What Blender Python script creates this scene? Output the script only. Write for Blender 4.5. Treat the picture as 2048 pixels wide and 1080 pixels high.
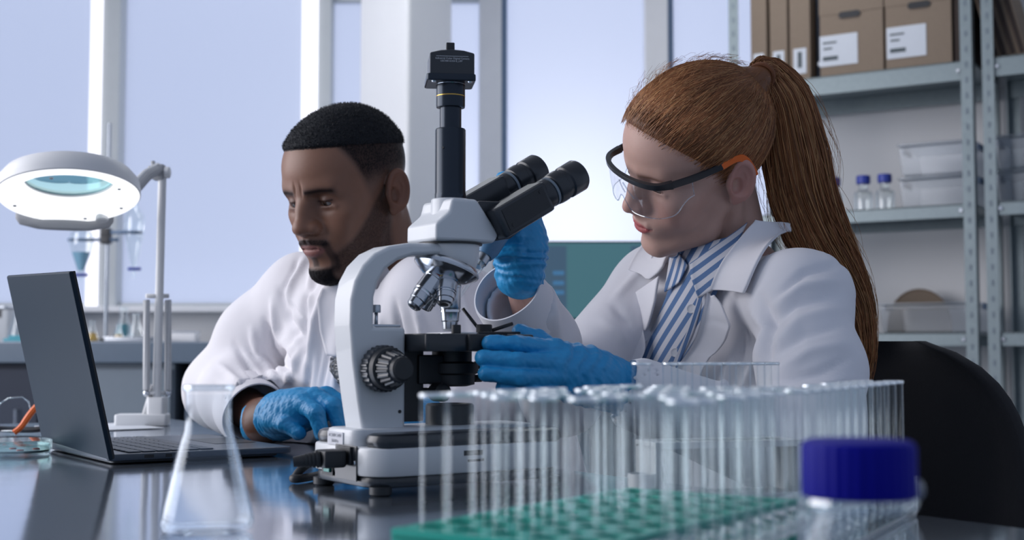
import bpy, bmesh, math, random
import numpy as np
from mathutils import Vector, Matrix
from mathutils.bvhtree import BVHTree
random.seed(7); RNG = np.random.default_rng(7)
for o in list(bpy.data.objects): bpy.data.objects.remove(o)
scene = bpy.context.scene
# ------------------------------------------------------------------ camera, world, lights
# everything is built with z = 0 at the table top; at the end all is lifted by TZ
TZ = 0.75
FPX, CAMH, HOR = 2600.0, 0.14, 160.0
PITCH = math.atan(HOR / FPX)
cd = bpy.data.cameras.new('camera'); cam = bpy.data.objects.new('camera', cd)
scene.collection.objects.link(cam); scene.camera = cam
cd.sensor_width = 36.0; cd.lens = 36.0 * FPX / 2048.0
cd.clip_start = 0.02; cd.clip_end = 60
cam.location = (0, 0, CAMH); cam.rotation_euler = (math.pi / 2 + PITCH, 0, 0)
cd.dof.use_dof = True; cd.dof.focus_distance = 1.55; cd.dof.aperture_fstop = 6.0
scene.view_settings.view_transform = 'Standard'; scene.view_settings.look = 'None'
scene.view_settings.exposure = 0.0; scene.view_settings.gamma = 1.0
scene.view_settings.use_curve_mapping = False
w = bpy.data.worlds.new('world'); scene.world = w; w.use_nodes = True
bg = w.node_tree.nodes['Background']
bg.inputs[0].default_value = (0.55, 0.66, 0.90, 1); bg.inputs[1].default_value = 0.55
def area(name, loc, target, size, sizey, power, col):
    l = bpy.data.lights.new(name, 'AREA'); l.shape = 'RECTANGLE'; l.size = size; l.size_y = sizey
    l.energy = power; l.color = col
    o = bpy.data.objects.new(name, l); scene.collection.objects.link(o); o.location = loc
    o.rotation_euler = (Vector(target) - Vector(loc)).to_track_quat('-Z', 'Y').to_euler()
    return o
# daylight from the big windows of the left side and over the back windows, sun lamp outside the back window
area('daylight_left_window', (-3.0, 1.75, 1.05), (0, 1.75, 0.15), 3.2, 2.0, 96, (0.98, 0.96, 1.0))
def pointlamp(name, loc, power, r, col):
    l = bpy.data.lights.new(name, 'POINT'); l.energy = power; l.shadow_soft_size = r; l.color = col
    o = bpy.data.objects.new(name, l); scene.collection.objects.link(o); o.location = loc; return o
pointlamp('sun_lamp_outside', (0.24, 5.92, 0.66), 10, 0.15, (1.0, 0.97, 0.98))
scene.cycles.transparent_max_bounces = 64
scene.cycles.max_bounces = 10
scene.cycles.caustics_reflective = False; scene.cycles.caustics_refractive = False
scene.cycles.sample_clamp_indirect = 6.0

# ------------------------------------------------------------------ helpers
PC, PS = math.cos(PITCH), math.sin(PITCH)
def U(px, py, Y):
    """world point seen at pixel (px,py) of the 2048x1080 frame, standing at world depth Y"""
    dx = (px - 1024) / FPX; dz = (540 - py) / FPX
    d = np.array([dx, PC - dz * PS, PS + dz * PC])
    return d * (Y / d[1]) + np.array([0, 0, CAMH])
def proj(P):
    P = np.asarray(P, float).reshape(-1, 3); Z = P[:, 2] - CAMH
    yc = P[:, 1] * PC + Z * PS; zc = -P[:, 1] * PS + Z * PC
    return np.stack([1024 + FPX * P[:, 0] / yc, 540 - FPX * zc / yc], 1)
PHI = math.radians(34.0); CA, SA = math.cos(PHI), math.sin(PHI)
def AB(a, b, z=0.0):
    """table frame: a runs across the table towards the sitters, b along it away from the camera"""
    return np.array([CA * a - SA * b, SA * a + CA * b, z])
def toab(p): return np.array([CA * p[0] + SA * p[1], -SA * p[0] + CA * p[1], p[2] if len(p) > 2 else 0])

def nodes_of(m): return m.node_tree.nodes, m.node_tree.links
def mat(name, col, rough=0.5, metal=0.0, spec=0.5, noise=0.0, nscale=40.0, bump=0.0, bscale=200.0, coat=0.0,
        sheen=0.0, attr=None, emit=None, estr=0.0, stretch=None, bdist=0.002, sss=0.0):
    m = bpy.data.materials.new(name); m.use_nodes = True; N, L = nodes_of(m); b = N['Principled BSDF']
    c4 = (*col, 1.0); b.inputs['Base Color'].default_value = c4
    b.inputs['Roughness'].default_value = rough; b.inputs['Metallic'].default_value = metal
    b.inputs['Specular IOR Level'].default_value = spec
    b.inputs['Coat Weight'].default_value = coat; b.inputs['Sheen Weight'].default_value = sheen
    if sss > 0:
        b.inputs['Subsurface Weight'].default_value = sss; b.inputs['Subsurface Radius'].default_value = (1, .35, .2); b.inputs['Subsurface Scale'].default_value = 0.006
    if emit is not None:
        b.inputs['Emission Color'].default_value = (*emit, 1); b.inputs['Emission Strength'].default_value = estr
    tc = N.new('ShaderNodeTexCoord'); src = tc.outputs['Object']
    if stretch:
        mp = N.new('ShaderNodeMapping'); mp.inputs['Scale'].default_value = stretch; L.new(src, mp.inputs['Vector']); src = mp.outputs[0]
    base = None
    if attr:
        at = N.new('ShaderNodeAttribute'); at.attribute_name = attr; base = at.outputs['Color']
        L.new(base, b.inputs['Base Color'])
    if noise > 0:
        nz = N.new('ShaderNodeTexNoise'); nz.inputs['Scale'].default_value = nscale; nz.inputs['Detail'].default_value = 5
        L.new(src, nz.inputs['Vector'])
        mr = N.new('ShaderNodeMapRange'); mr.inputs['To Min'].default_value = 1 - noise; mr.inputs['To Max'].default_value = 1 + noise
        L.new(nz.outputs[0], mr.inputs['Value'])
        mx = N.new('ShaderNodeMix'); mx.data_type = 'RGBA'; mx.blend_type = 'MULTIPLY'; mx.inputs['Factor'].default_value = 1
        if base is not None: L.new(base, mx.inputs['A'])
        else: mx.inputs['A'].default_value = c4
        L.new(mr.outputs[0], mx.inputs['B']); L.new(mx.outputs['Result'], b.inputs['Base Color'])
    if bump > 0:
        nb = N.new('ShaderNodeTexNoise'); nb.inputs['Scale'].default_value = bscale; nb.inputs['Detail'].default_value = 4
        L.new(src, nb.inputs['Vector'])
        bp = N.new('ShaderNodeBump'); bp.inputs['Strength'].default_value = bump; bp.inputs['Distance'].default_value = bdist
        L.new(nb.outputs[0], bp.inputs['Height']); L.new(bp.outputs[0], b.inputs['Normal'])
    return m
def glass_thin(name, tint=(0.96, 0.985, 0.98), base=0.04, edge=0.75, power=2.5, rough=0.03, edgetint=None):
    """thin-walled clear glass: see-through face-on, mirror-like towards the silhouette"""
    m = bpy.data.materials.new(name); m.use_nodes = True; N, L = nodes_of(m); N.remove(N['Principled BSDF'])
    out = N['Material Output']; tr = N.new('ShaderNodeBsdfTransparent'); tr.inputs[0].default_value = (*tint, 1)
    gl = N.new('ShaderNodeBsdfGlossy'); gl.inputs['Roughness'].default_value = rough; gl.inputs[0].default_value = (*(edgetint or (0.95, 0.98, 1.0)), 1)
    lw = N.new('ShaderNodeLayerWeight'); lw.inputs[0].default_value = 0.5
    pw = N.new('ShaderNodeMath'); pw.operation = 'POWER'; pw.inputs[1].default_value = power; L.new(lw.outputs['Facing'], pw.inputs[0])
    ma = N.new('ShaderNodeMath'); ma.operation = 'MULTIPLY_ADD'; ma.inputs[1].default_value = edge; ma.inputs[2].default_value = base
    L.new(pw.outputs[0], ma.inputs[0]); mx = N.new('ShaderNodeMixShader'); L.new(ma.outputs[0], mx.inputs[0])
    L.new(tr.outputs[0], mx.inputs[1]); L.new(gl.outputs[0], mx.inputs[2]); L.new(mx.outputs[0], out.inputs[0])
    return m

def rotm(rx=0, ry=0, rz=0): return np.array((Matrix.Rotation(rz, 3, 'Z') @ Matrix.Rotation(ry, 3, 'Y') @ Matrix.Rotation(rx, 3, 'X')))
def frame_z(d, up=(0, 0, 1)):
    d = np.asarray(d, float); d = d / np.linalg.norm(d); up = np.asarray(up, float)
    if abs(np.dot(d, up)) > 0.98: up = np.array([1.0, 0, 0])
    x = np.cross(up, d); x /= np.linalg.norm(x); y = np.cross(d, x)
    return np.stack([x, y, d], 1)
class MB:
    def __init__(s): s.v = []; s.f = []; s.n = 0; s.M = np.eye(3); s.T = np.zeros(3)
    def at(s, T=(0, 0, 0), M=None):
        s.T = np.asarray(T, float); s.M = np.eye(3) if M is None else np.asarray(M, float); return s
    def raw(s, V, F):
        V = np.asarray(V, float) @ s.M.T + s.T
        s.v.append(V); s.f += [tuple(int(i) + s.n for i in f) for f in F]; s.n += len(V); return s
    def box(s, c, d, R=None):
        x, y, z = np.asarray(d, float) / 2
        V = np.array([[-x, -y, -z], [x, -y, -z], [x, y, -z], [-x, y, -z], [-x, -y, z], [x, -y, z], [x, y, z], [-x, y, z]])
        if R is not None: V = V @ np.asarray(R).T
        return s.raw(V + np.asarray(c, float), [(0, 3, 2, 1), (4, 5, 6, 7), (0, 1, 5, 4), (1, 2, 6, 5), (2, 3, 7, 6), (3, 0, 4, 7)])
    def loft(s, loops, cap=True, closed=False):
        n = len(loops[0]); V = np.concatenate([np.asarray(l, float) for l in loops]); F = []; m = len(loops)
        for i in range(m - 1 if not closed else m):
            a = i * n; b = ((i + 1) % m) * n
            for j in range(n):
                k = (j + 1) % n; F.append((a + j, a + k, b + k, b + j))
        if cap and not closed:
            F.append(tuple(range(n - 1, -1, -1))); F.append(tuple(range((m - 1) * n, m * n)))
        return s.raw(V, F)
    def lathe(s, prof, c=(0, 0, 0), d=(0, 0, 1), n=32, cap=True):
        Fm = frame_z(d); t = np.linspace(0, 2 * np.pi, n, endpoint=False); loops = []
        for r, z in prof:
            P = np.stack([max(r, 1e-5) * np.cos(t), max(r, 1e-5) * np.sin(t), np.full(n, z)], 1); loops.append(P @ Fm.T + np.asarray(c, float))
        return s.loft(loops, cap)
    def cyl(s, p0, p1, r0, r1=None, n=20, cap=True):
        p0 = np.asarray(p0, float); p1 = np.asarray(p1, float); d = p1 - p0; L = np.linalg.norm(d)
        return s.lathe([(r0, 0), (r0 if r1 is None else r1, L)], p0, d, n, cap)
    def tube(s, path, r, n=10, cap=True):
        P = np.asarray(path, float); m = len(P); rr = np.full(m, r) if np.isscalar(r) else np.asarray(r, float)
        tg = np.gradient(P, axis=0); tg /= np.linalg.norm(tg, axis=1)[:, None]
        x = frame_z(tg[0])[:, 0]; loops = []; t = np.linspace(0, 2 * np.pi, n, endpoint=False)
        for i in range(m):
            x = x - np.dot(x, tg[i]) * tg[i]; x /= np.linalg.norm(x); y = np.cross(tg[i], x)
            loops.append(P[i] + rr[i] * (np.cos(t)[:, None] * x + np.sin(t)[:, None] * y))
        return s.loft(loops, cap)
    def ball(s, c, r, nu=20, nv=12, R=None):
        r = np.full(3, r) if np.isscalar(r) else np.asarray(r, float); V = []; F = []
        for i in range(nv + 1):
            ph = math.pi * i / nv; sr = max(math.sin(ph), 1e-4)
            for j in range(nu):
                t = 2 * math.pi * j / nu; V.append((sr * math.cos(t), sr * math.sin(t), -math.cos(ph)))
        for i in range(nv):
            for j in range(nu):
                k = (j + 1) % nu; F.append((i * nu + j, i * nu + k, (i + 1) * nu + k, (i + 1) * nu + j))
        V = np.array(V) * r
        if R is not None: V = V @ np.asarray(R).T
        return s.raw(V + np.asarray(c, float), F)
    def prism(s, poly, e0, e1, plane='xz'):
        """extrude a 2d outline along the third axis"""
        def P(q, e):
            return {'xz': (q[0], e, q[1]), 'xy': (q[0], q[1], e), 'yz': (e, q[0], q[1])}[plane]
        A = [P(q, e0) for q in poly]; B = [P(q, e1) for q in poly]
        return s.loft([A, B])
    def rbox(s, c, d, r, bev=0.0, n=6):
        """box with rounded vertical corners and softened top and bottom edges"""
        x, y, z = np.asarray(d, float) / 2; c = np.asarray(c, float)
        def loop(ins, zz):
            P = []; rr = max(r - ins, 1e-4); cx, cy = x - ins - rr, y - ins - rr
            for (sx, sy, t0) in ((1, 1, 0), (-1, 1, 90), (-1, -1, 180), (1, -1, 270)):
                for k in range(n + 1):
                    t = math.radians(t0 + 90 * k / n); P.append((sx * cx + rr * math.cos(t), sy * cy + rr * math.sin(t), zz))
            return np.array(P) + c
        if bev <= 0: return s.loft([loop(0, -z), loop(0, z)])
        b = bev; q = 0.293 * b
        return s.loft([loop(b, -z), loop(q, -z + q), loop(0, -z + b), loop(0, z - b), loop(q, z - q), loop(b, z)])
    def build(s, name, m, parent=None, bevel=0.0, seg=2, smooth=True, angle=35, loc=None):
        V = np.concatenate(s.v); me = bpy.data.meshes.new(name); me.from_pydata(V.tolist(), [], s.f)
        bm = bmesh.new(); bm.from_mesh(me); bmesh.ops.recalc_face_normals(bm, faces=bm.faces)
        if bevel > 0:
            es = [e for e in bm.edges if len(e.link_faces) == 2 and e.calc_face_angle(0) > 0.5]
            bmesh.ops.bevel(bm, geom=es, offset=bevel, segments=seg, profile=0.5, affect='EDGES', clamp_overlap=True)
        bm.to_mesh(me); bm.free()
        if smooth:
            me.shade_smooth(); me.set_sharp_from_angle(angle=math.radians(angle))
            for p in me.polygons:
                if p.loop_total > 4: p.use_smooth = False
        me.materials.append(m); o = link(name, me, parent, loc)
        if smooth and bevel > 0:
            wn = o.modifiers.new('weighted_normals', 'WEIGHTED_NORMAL'); wn.keep_sharp = True
        return o
def link(name, me, parent=None, loc=None):
    o = bpy.data.objects.new(name, me); scene.collection.objects.link(o)
    if parent is not None: o.parent = parent
    if loc is not None: o.location = tuple(loc)
    return o
def tag(o, label=None, cat=None, group=None, kind=None):
    if label: o['label'] = label
    if cat: o['category'] = cat
    if group: o['group'] = group
    if kind: o['kind'] = kind
    return o
def thing(name, label, cat, loc=(0, 0, 0), rotz=0.0, group=None):
    o = bpy.data.objects.new(name, None); scene.collection.objects.link(o); o.empty_display_size = 0.05
    o.location = tuple(float(t) for t in loc); o.rotation_euler = (0, 0, rotz); return tag(o, label, cat, group)
def copy_tree(o, parent=None, label=None):
    c = o.copy(); scene.collection.objects.link(c); c.parent = parent
    for ch in list(o.children): copy_tree(ch, c)
    if label: c['label'] = label
    return c
def text_mesh(name, body, size, m, parent, M4, align='CENTER'):
    cu = bpy.data.curves.new(name, 'FONT'); cu.body = body; cu.size = size; cu.align_x = align; cu.align_y = 'CENTER'; cu.extrude = size * 0.01
    cu.resolution_u = 2
    t = bpy.data.objects.new(name, cu); scene.collection.objects.link(t)
    dg = bpy.context.evaluated_depsgraph_get(); me = bpy.data.meshes.new_from_object(t.evaluated_get(dg)); bpy.data.objects.remove(t)
    me.materials.clear(); me.materials.append(m); o = link(name, me, parent); o.matrix_local = M4; return o
def mat4(M3, T):
    M = np.eye(4); M[:3, :3] = M3; M[:3, 3] = T; return Matrix(M.tolist())
def spline(pts, n):
    P = np.asarray(pts, float); m = len(P); out = []
    Q = np.vstack([2 * P[0] - P[1], P, 2 * P[-1] - P[-2]])
    for t in np.linspace(0, m - 1 - 1e-6, n):
        i = int(t); u = t - i; a, b, c, d = Q[i], Q[i + 1], Q[i + 2], Q[i + 3]
        out.append(0.5 * ((2 * b) + (-a + c) * u + (2 * a - 5 * b + 4 * c - d) * u * u + (-a + 3 * b - 3 * c + d) * u ** 3))
    return np.array(out)

# signed-distance modelling for bodies, gloves and cloth
class Field:
    def __init__(s, lo, hi, h):
        s.lo = np.asarray(lo, float); s.h = h; s.sh = np.ceil((np.asarray(hi) - s.lo) / h).astype(int) + 1
        s.D = np.ones(s.sh, np.float32)
        s.ax = [(s.lo[i] + np.arange(s.sh[i]) * h).astype(np.float32) for i in range(3)]
    def _win(s, lo, hi, pad):
        a = np.clip(np.floor((np.asarray(lo) - pad - s.lo) / s.h).astype(int), 0, s.sh)
        b = np.clip(np.ceil((np.asarray(hi) + pad - s.lo) / s.h).astype(int) + 1, 0, s.sh)
        sl = tuple(slice(a[i], b[i]) for i in range(3))
        if any(b[i] <= a[i] for i in range(3)): return None, None
        return sl, (s.ax[0][sl[0]][:, None, None], s.ax[1][sl[1]][None, :, None], s.ax[2][sl[2]][None, None, :])
    def _put(s, sl, d, k, op):
        D = s.D[sl]
        if op == 'sub': D2, d2 = -D, d
        elif op == 'int': D2, d2 = -D, -d
        else: D2, d2 = D, d
        hh = np.clip(0.5 + 0.5 * (D2 - d2) / k, 0, 1); R = D2 * (1 - hh) + d2 * hh - k * hh * (1 - hh)
        s.D[sl] = R if op == 'add' else -R
    def ell(s, c, r, k=0.01, op='add', R=None):
        c = np.asarray(c, float); r = np.asarray(r, float) if not np.isscalar(r) else np.full(3, r); m = r.max()
        sl, xyz = s._win(c - m, c + m, k + 4 * s.h)
        if sl is None: return s
        x, y, z = xyz[0] - c[0], xyz[1] - c[1], xyz[2] - c[2]
        if R is not None:
            R = np.asarray(R); x, y, z = (R[0, 0] * x + R[1, 0] * y + R[2, 0] * z, R[0, 1] * x + R[1, 1] * y + R[2, 1] * z, R[0, 2] * x + R[1, 2] * y + R[2, 2] * z)
        k0 = np.sqrt((x / r[0]) ** 2 + (y / r[1]) ** 2 + (z / r[2]) ** 2); k1 = np.sqrt((x / r[0] ** 2) ** 2 + (y / r[1] ** 2) ** 2 + (z / r[2] ** 2) ** 2) + 1e-9
        s._put(sl, (k0 * (k0 - 1) / k1).astype(np.float32), k, op); return s
    def cap(s, a, b, ra, rb=None, k=0.01, op='add', R=None, sc=None):
        """tapered capsule; with R (3x3) and sc it is stretched along R's columns to an elliptical section"""
        rb = ra if rb is None else rb; a = np.asarray(a, float); b = np.asarray(b, float)
        m = max(ra, rb) * (1 if sc is None else max(1, max(sc)))
        sl, xyz = s._win(np.minimum(a, b) - m, np.maximum(a, b) + m, k + 4 * s.h)
        if sl is None: return s
        x, y, z = xyz[0] - a[0], xyz[1] - a[1], xyz[2] - a[2]; ab = b - a
        if R is not None:
            R = np.asarray(R); x, y, z = ((R[0, 0] * x + R[1, 0] * y + R[2, 0] * z) / sc[0], (R[0, 1] * x + R[1, 1] * y + R[2, 1] * z) / sc[1], (R[0, 2] * x + R[1, 2] * y + R[2, 2] * z) / sc[2])
            ab = (R.T @ ab) / np.asarray(sc)
        L2 = float(ab @ ab) + 1e-12; t = np.clip((x * ab[0] + y * ab[1] + z * ab[2]) / L2, 0, 1)
        d = np.sqrt((x - t * ab[0]) ** 2 + (y - t * ab[1]) ** 2 + (z - t * ab[2]) ** 2) - (ra + t * (rb - ra))
        s._put(sl, d.astype(np.float32), k, op); return s
    def chain(s, pts, rs, k=0.01, op='add'):
        for i in range(len(pts) - 1): s.cap(pts[i], pts[i + 1], rs[i], rs[i + 1], k, op)
        return s
    def plane(s, n, c, k=0.01):
        """keep the side n.p < c"""
        n = np.asarray(n, float); n /= np.linalg.norm(n)
        d = s.ax[0][:, None, None] * n[0] + s.ax[1][None, :, None] * n[1] + s.ax[2][None, None, :] * n[2] - c
        s._put((slice(None),) * 3, d.astype(np.float32), k, 'int'); return s
    def mesh(s):
        D = s.D; D = np.pad(D, 1, constant_values=1.0); lo = s.lo - s.h; n = np.array(D.shape) - 1
        S = D < 0; cnt = np.zeros(n, np.int8)
        C = [(i, j, k) for i in (0, 1) for j in (0, 1) for k in (0, 1)]
        for (i, j, k) in C: cnt += S[i:n[0] + i, j:n[1] + j, k:n[2] + k]
        I = np.argwhere((cnt > 0) & (cnt < 8)); vid = np.full(n, -1, np.int32); vid[tuple(I.T)] = np.arange(len(I))
        val = np.stack([D[I[:, 0] + i, I[:, 1] + j, I[:, 2] + k] for (i, j, k) in C], 1)
        acc = np.zeros((len(I), 3)); num = np.zeros(len(I))
        for p in range(8):
            for q in range(p + 1, 8):
                dd = np.array(C[q]) - np.array(C[p])
                if np.abs(dd).sum() != 1: continue
                va, vb = val[:, p], val[:, q]; mk = (va < 0) != (vb < 0)
                t = np.where(mk, va / np.where(mk, va - vb, 1), 0)
                acc += mk[:, None] * (np.array(C[p]) + t[:, None] * dd); num += mk
        V = (I + acc / num[:, None]) * s.h + lo; Q = []
        for ax in range(3):
            o1, o2 = [(1, 2), (2, 0), (0, 1)][ax]
            sl0 = [slice(None)] * 3; sl1 = [slice(None)] * 3; sl0[ax] = slice(0, -1); sl1[ax] = slice(1, None)
            A = S[tuple(sl0)]; B = S[tuple(sl1)]; E = np.argwhere(A != B)
            E = E[(E[:, o1] > 0) & (E[:, o2] > 0) & (E[:, o1] < n[o1]) & (E[:, o2] < n[o2])]
            ins = A[tuple(E.T)]; cells = []
            for (u, v) in ((0, 0), (1, 0), (1, 1), (0, 1)):
                c = E.copy(); c[:, o1] -= u; c[:, o2] -= v; cells.append(vid[tuple(c.T)])
            q = np.stack(cells, 1); q[ins] = q[ins][:, ::-1]; Q.append(q[:, ::-1])
        Q = np.concatenate(Q); T = V[Q]
        if np.einsum('ij,ij->i', T[:, 0], np.cross(T[:, 1], T[:, 2])).sum() + np.einsum('ij,ij->i', T[:, 0], np.cross(T[:, 2], T[:, 3])).sum() < 0: Q = Q[:, ::-1]
        return V, Q
def vnormals(V, Q):
    n = np.cross(V[Q[:, 2]] - V[Q[:, 0]], V[Q[:, 3]] - V[Q[:, 1]]) if Q.shape[1] == 4 else np.cross(V[Q[:, 1]] - V[Q[:, 0]], V[Q[:, 2]] - V[Q[:, 0]])
    N = np.zeros_like(V)
    for i in range(Q.shape[1]): np.add.at(N, Q[:, i], n)
    return N / (np.linalg.norm(N, axis=1)[:, None] + 1e-12)
def laplace(V, Q, it=1, f=0.5):
    for _ in range(it):
        S = np.zeros_like(V); c = np.zeros(len(V)); k = Q.shape[1]
        for i in range(k):
            a, b = Q[:, i], Q[:, (i + 1) % k]; np.add.at(S, a, V[b]); np.add.at(S, b, V[a]); np.add.at(c, a, 1); np.add.at(c, b, 1)
        V = V + f * (S / np.maximum(c, 1)[:, None] - V)
    return V
def mesh_np(name, V, Q, m, parent=None, origin=(0, 0, 0), cols=None, uv=None, smooth=True):
    me = bpy.data.meshes.new(name); V = np.asarray(V, float) - np.asarray(origin, float); k = Q.shape[1]
    me.vertices.add(len(V)); me.vertices.foreach_set('co', V.astype(np.float32).ravel())
    me.loops.add(Q.size); me.loops.foreach_set('vertex_index', Q.astype(np.int32).ravel())
    me.polygons.add(len(Q)); me.polygons.foreach_set('loop_start', (np.arange(len(Q)) * k).astype(np.int32))
    me.polygons.foreach_set('loop_total', np.full(len(Q), k, np.int32))
    if cols is not None:
        ca = me.color_attributes.new('Col', 'FLOAT_COLOR', 'POINT')
        ca.data.foreach_set('color', np.concatenate([cols, np.ones((len(V), 1))], 1).astype(np.float32).ravel())
    if uv is not None:
        ul = me.uv_layers.new(name='UVMap'); ul.data.foreach_set('uv', uv[Q.ravel()].astype(np.float32).ravel())
    me.update(calc_edges=True); me.validate()
    if smooth: me.shade_smooth()
    me.materials.append(m); return link(name, me, parent)
def vnoise(P, seed=0, scale=1.0):
    """smooth pseudo-noise from a few sine waves"""
    r = np.random.default_rng(seed); o = np.zeros(len(P))
    for i in range(6):
        d = r.normal(size=3); d /= np.linalg.norm(d); o += np.sin(P @ d * scale * r.uniform(0.6, 1.7) * 6.28 + r.uniform(0, 6.28))
    return o / 3.0
def segdist(P, pl):
    best = np.full(len(P), 1e9); tt = np.zeros(len(P)); n = len(pl) - 1
    for i in range(n):
        a = np.asarray(pl[i], float); ab = np.asarray(pl[i + 1], float) - a; t = np.clip(((P - a) @ ab) / (ab @ ab), 0, 1)
        d = np.linalg.norm(P - a - t[:, None] * ab, axis=1); k = d < best; best[k] = d[k]; tt[k] = (i + t[k]) / n
    return best, tt
def folds(V, Q, specs):
    """raise cloth ridges and press valleys along lines that run over the side of the cloth facing the room"""
    N = vnormals(V, Q); q = proj(V); face = np.clip(-(N @ np.array([0, 1.0, 0])) * 2 + 0.6, 0, 1); d = np.zeros(len(V))
    for (pl, wd, ht) in specs:
        dist, t = segdist(q, pl); d += ht * np.exp(-(dist / wd) ** 2) * np.sin(np.clip(t, 0.02, 0.98) * math.pi) ** 0.5
    return V + N * (d * face)[:, None]
def strands(name, paths, rad, m, parent, origin, cols, taper=0.3, root=1.0):
    """many thin three-sided hairs in one mesh; paths is (n, k, 3)"""
    P = np.asarray(paths, float); n, k, _ = P.shape
    tg = np.gradient(P, axis=1); tg /= np.linalg.norm(tg, axis=2)[..., None] + 1e-9
    x = np.cross(tg, np.array([0.3, 0.5, 0.81])); x /= np.linalg.norm(x, axis=2)[..., None] + 1e-9; y = np.cross(tg, x)
    tp = np.linspace(0, 1, k); rr = rad * ((1 + (taper - 1) * tp) * np.minimum(1, root + (1 - root) * tp * 6))[None, :, None]; rings = []
    for j in range(3):
        t = 2 * math.pi * j / 3; rings.append(P + rr * (math.cos(t) * x + math.sin(t) * y))
    V = np.stack(rings, 2).reshape(-1, 3); base = (np.arange(n) * k)[:, None] + np.arange(k - 1)[None, :]; Q = []
    for j in range(3):
        l = (j + 1) % 3; Q.append(np.stack([base * 3 + j, base * 3 + l, (base + 1) * 3 + l, (base + 1) * 3 + j], -1).reshape(-1, 4))
    C = np.repeat(np.asarray(cols, float), k * 3, axis=0)
    o = mesh_np(name, V, np.concatenate(Q), m, parent, origin, C); o['kind'] = 'stuff'; return o
# ------------------------------------------------------------------ materials
M = {}
M['wall'] = mat('wall_paint', (0.62, 0.64, 0.66), 0.8, noise=0.05, nscale=6)
M['wallwhite'] = mat('white_wall_paint', (0.86, 0.86, 0.86), 0.8, noise=0.03, nscale=5)
M['floor'] = mat('floor_vinyl', (0.35, 0.37, 0.40), 0.45, noise=0.1, nscale=12)
M['ceil'] = mat('ceiling_paint', (0.72, 0.73, 0.75), 0.9, noise=0.03, nscale=8)
M['frame'] = mat('window_frame_grey', (0.52, 0.55, 0.56), 0.5, noise=0.04, nscale=20)
M['framewhite'] = mat('window_frame_white', (0.86, 0.86, 0.87), 0.45, noise=0.03, nscale=20)
M['seal'] = mat('window_seal_blue_grey', (0.16, 0.24, 0.36), 0.5, noise=0.05)
def pane_mat(name, col, e):
    m = bpy.data.materials.new(name); m.use_nodes = True; N, L = nodes_of(m); N.remove(N['Principled BSDF'])
    tr = N.new('ShaderNodeBsdfTranslucent'); tr.inputs[0].default_value = (0.85, 0.86, 0.88, 1)
    nz = N.new('ShaderNodeTexNoise'); nz.inputs['Scale'].default_value = 300
    bp = N.new('ShaderNodeBump'); bp.inputs['Strength'].default_value = 0.1; L.new(nz.outputs[0], bp.inputs['Height']); L.new(bp.outputs[0], tr.inputs['Normal'])
    em = N.new('ShaderNodeEmission'); em.inputs[0].default_value = (*col, 1); em.inputs[1].default_value = e
    ad = N.new('ShaderNodeAddShader'); L.new(tr.outputs[0], ad.inputs[0]); L.new(em.outputs[0], ad.inputs[1]); L.new(ad.outputs[0], N['Material Output'].inputs[0])
    return m
M['pane'] = pane_mat('frosted_daylit_glass', (0.60, 0.67, 0.93), 0.26)
M['revealglow'] = pane_mat('sunlit_reveal_glow', (0.97, 0.93, 0.97), 0.62)  # emission stands in for sunlight on the white window reveals
M['bench'] = mat('bench_laminate', (0.10, 0.14, 0.19), 0.4, noise=0.06)
M['benchtop'] = mat('bench_top_steel', (0.42, 0.47, 0.54), 0.3, metal=0.3, noise=0.05)
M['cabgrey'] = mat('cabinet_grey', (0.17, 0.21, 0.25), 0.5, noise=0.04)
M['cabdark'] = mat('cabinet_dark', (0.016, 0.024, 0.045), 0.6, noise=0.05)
M['galv'] = mat('galvanised_steel', (0.24, 0.29, 0.305), 0.42, metal=0.35, noise=0.12, nscale=60)
M['kraft'] = mat('kraft_cardboard', (0.25, 0.19, 0.14), 0.85, noise=0.08, nscale=80)
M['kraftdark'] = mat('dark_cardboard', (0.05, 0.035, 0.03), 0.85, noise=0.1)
M['black'] = mat('black_plastic', (0.012, 0.014, 0.018), 0.35, noise=0.05)
M['blackmatte'] = mat('black_matte', (0.010, 0.011, 0.013), 0.6, noise=0.05)
M['paper'] = mat('label_paper', (0.66, 0.69, 0.74), 0.8, noise=0.02)
M['ink'] = mat('label_ink', (0.10, 0.12, 0.13), 0.8, noise=0.02)
M['glass'] = glass_thin('clear_glass')
M['glassbg'] = glass_thin('lab_glass', base=0.10, edge=0.7, power=1.6)
M['pcap'] = mat('blue_screw_cap', (0.035, 0.06, 0.36), 0.4, noise=0.04)
M['pclear'] = glass_thin('frosted_plastic', tint=(0.86, 0.88, 0.91), base=0.13, edge=0.4, power=1.6, rough=0.35)
M['white'] = mat('white_plastic', (0.74, 0.74, 0.75), 0.4, noise=0.02)
M['chrome'] = mat('chrome', (0.62, 0.64, 0.67), 0.16, metal=1.0, noise=0.03)
M['steel'] = mat('brushed_steel', (0.45, 0.48, 0.52), 0.3, metal=0.9, noise=0.06)

# ------------------------------------------------------------------ the setting
def struct(name, mb, m, parent=None, **k):
    o = mb.build(name, m, parent, smooth=False, **k)
    if parent is None: o['kind'] = 'structure'
    return o
struct('floor', MB().box((0, 3.0, -0.775), (9, 8, 0.05)), M['floor'])
struct('ceiling', MB().box((0, 3.4, 2.05), (9, 5.4, 0.1)), M['ceil'])
WY = 5.3
def wx(px): return (px - 1024) / FPX * WY
def wz(py): return U(1024, py, WY)[2]
SILL = wz(614)
struct('wall_back', MB().box((0, WY + 0.10, (SILL - 0.75) / 2), (9, 0.2, SILL + 0.75)).box((0, WY + .10, 1.9), (9, .2, .3)), M['wallwhite'])
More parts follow.
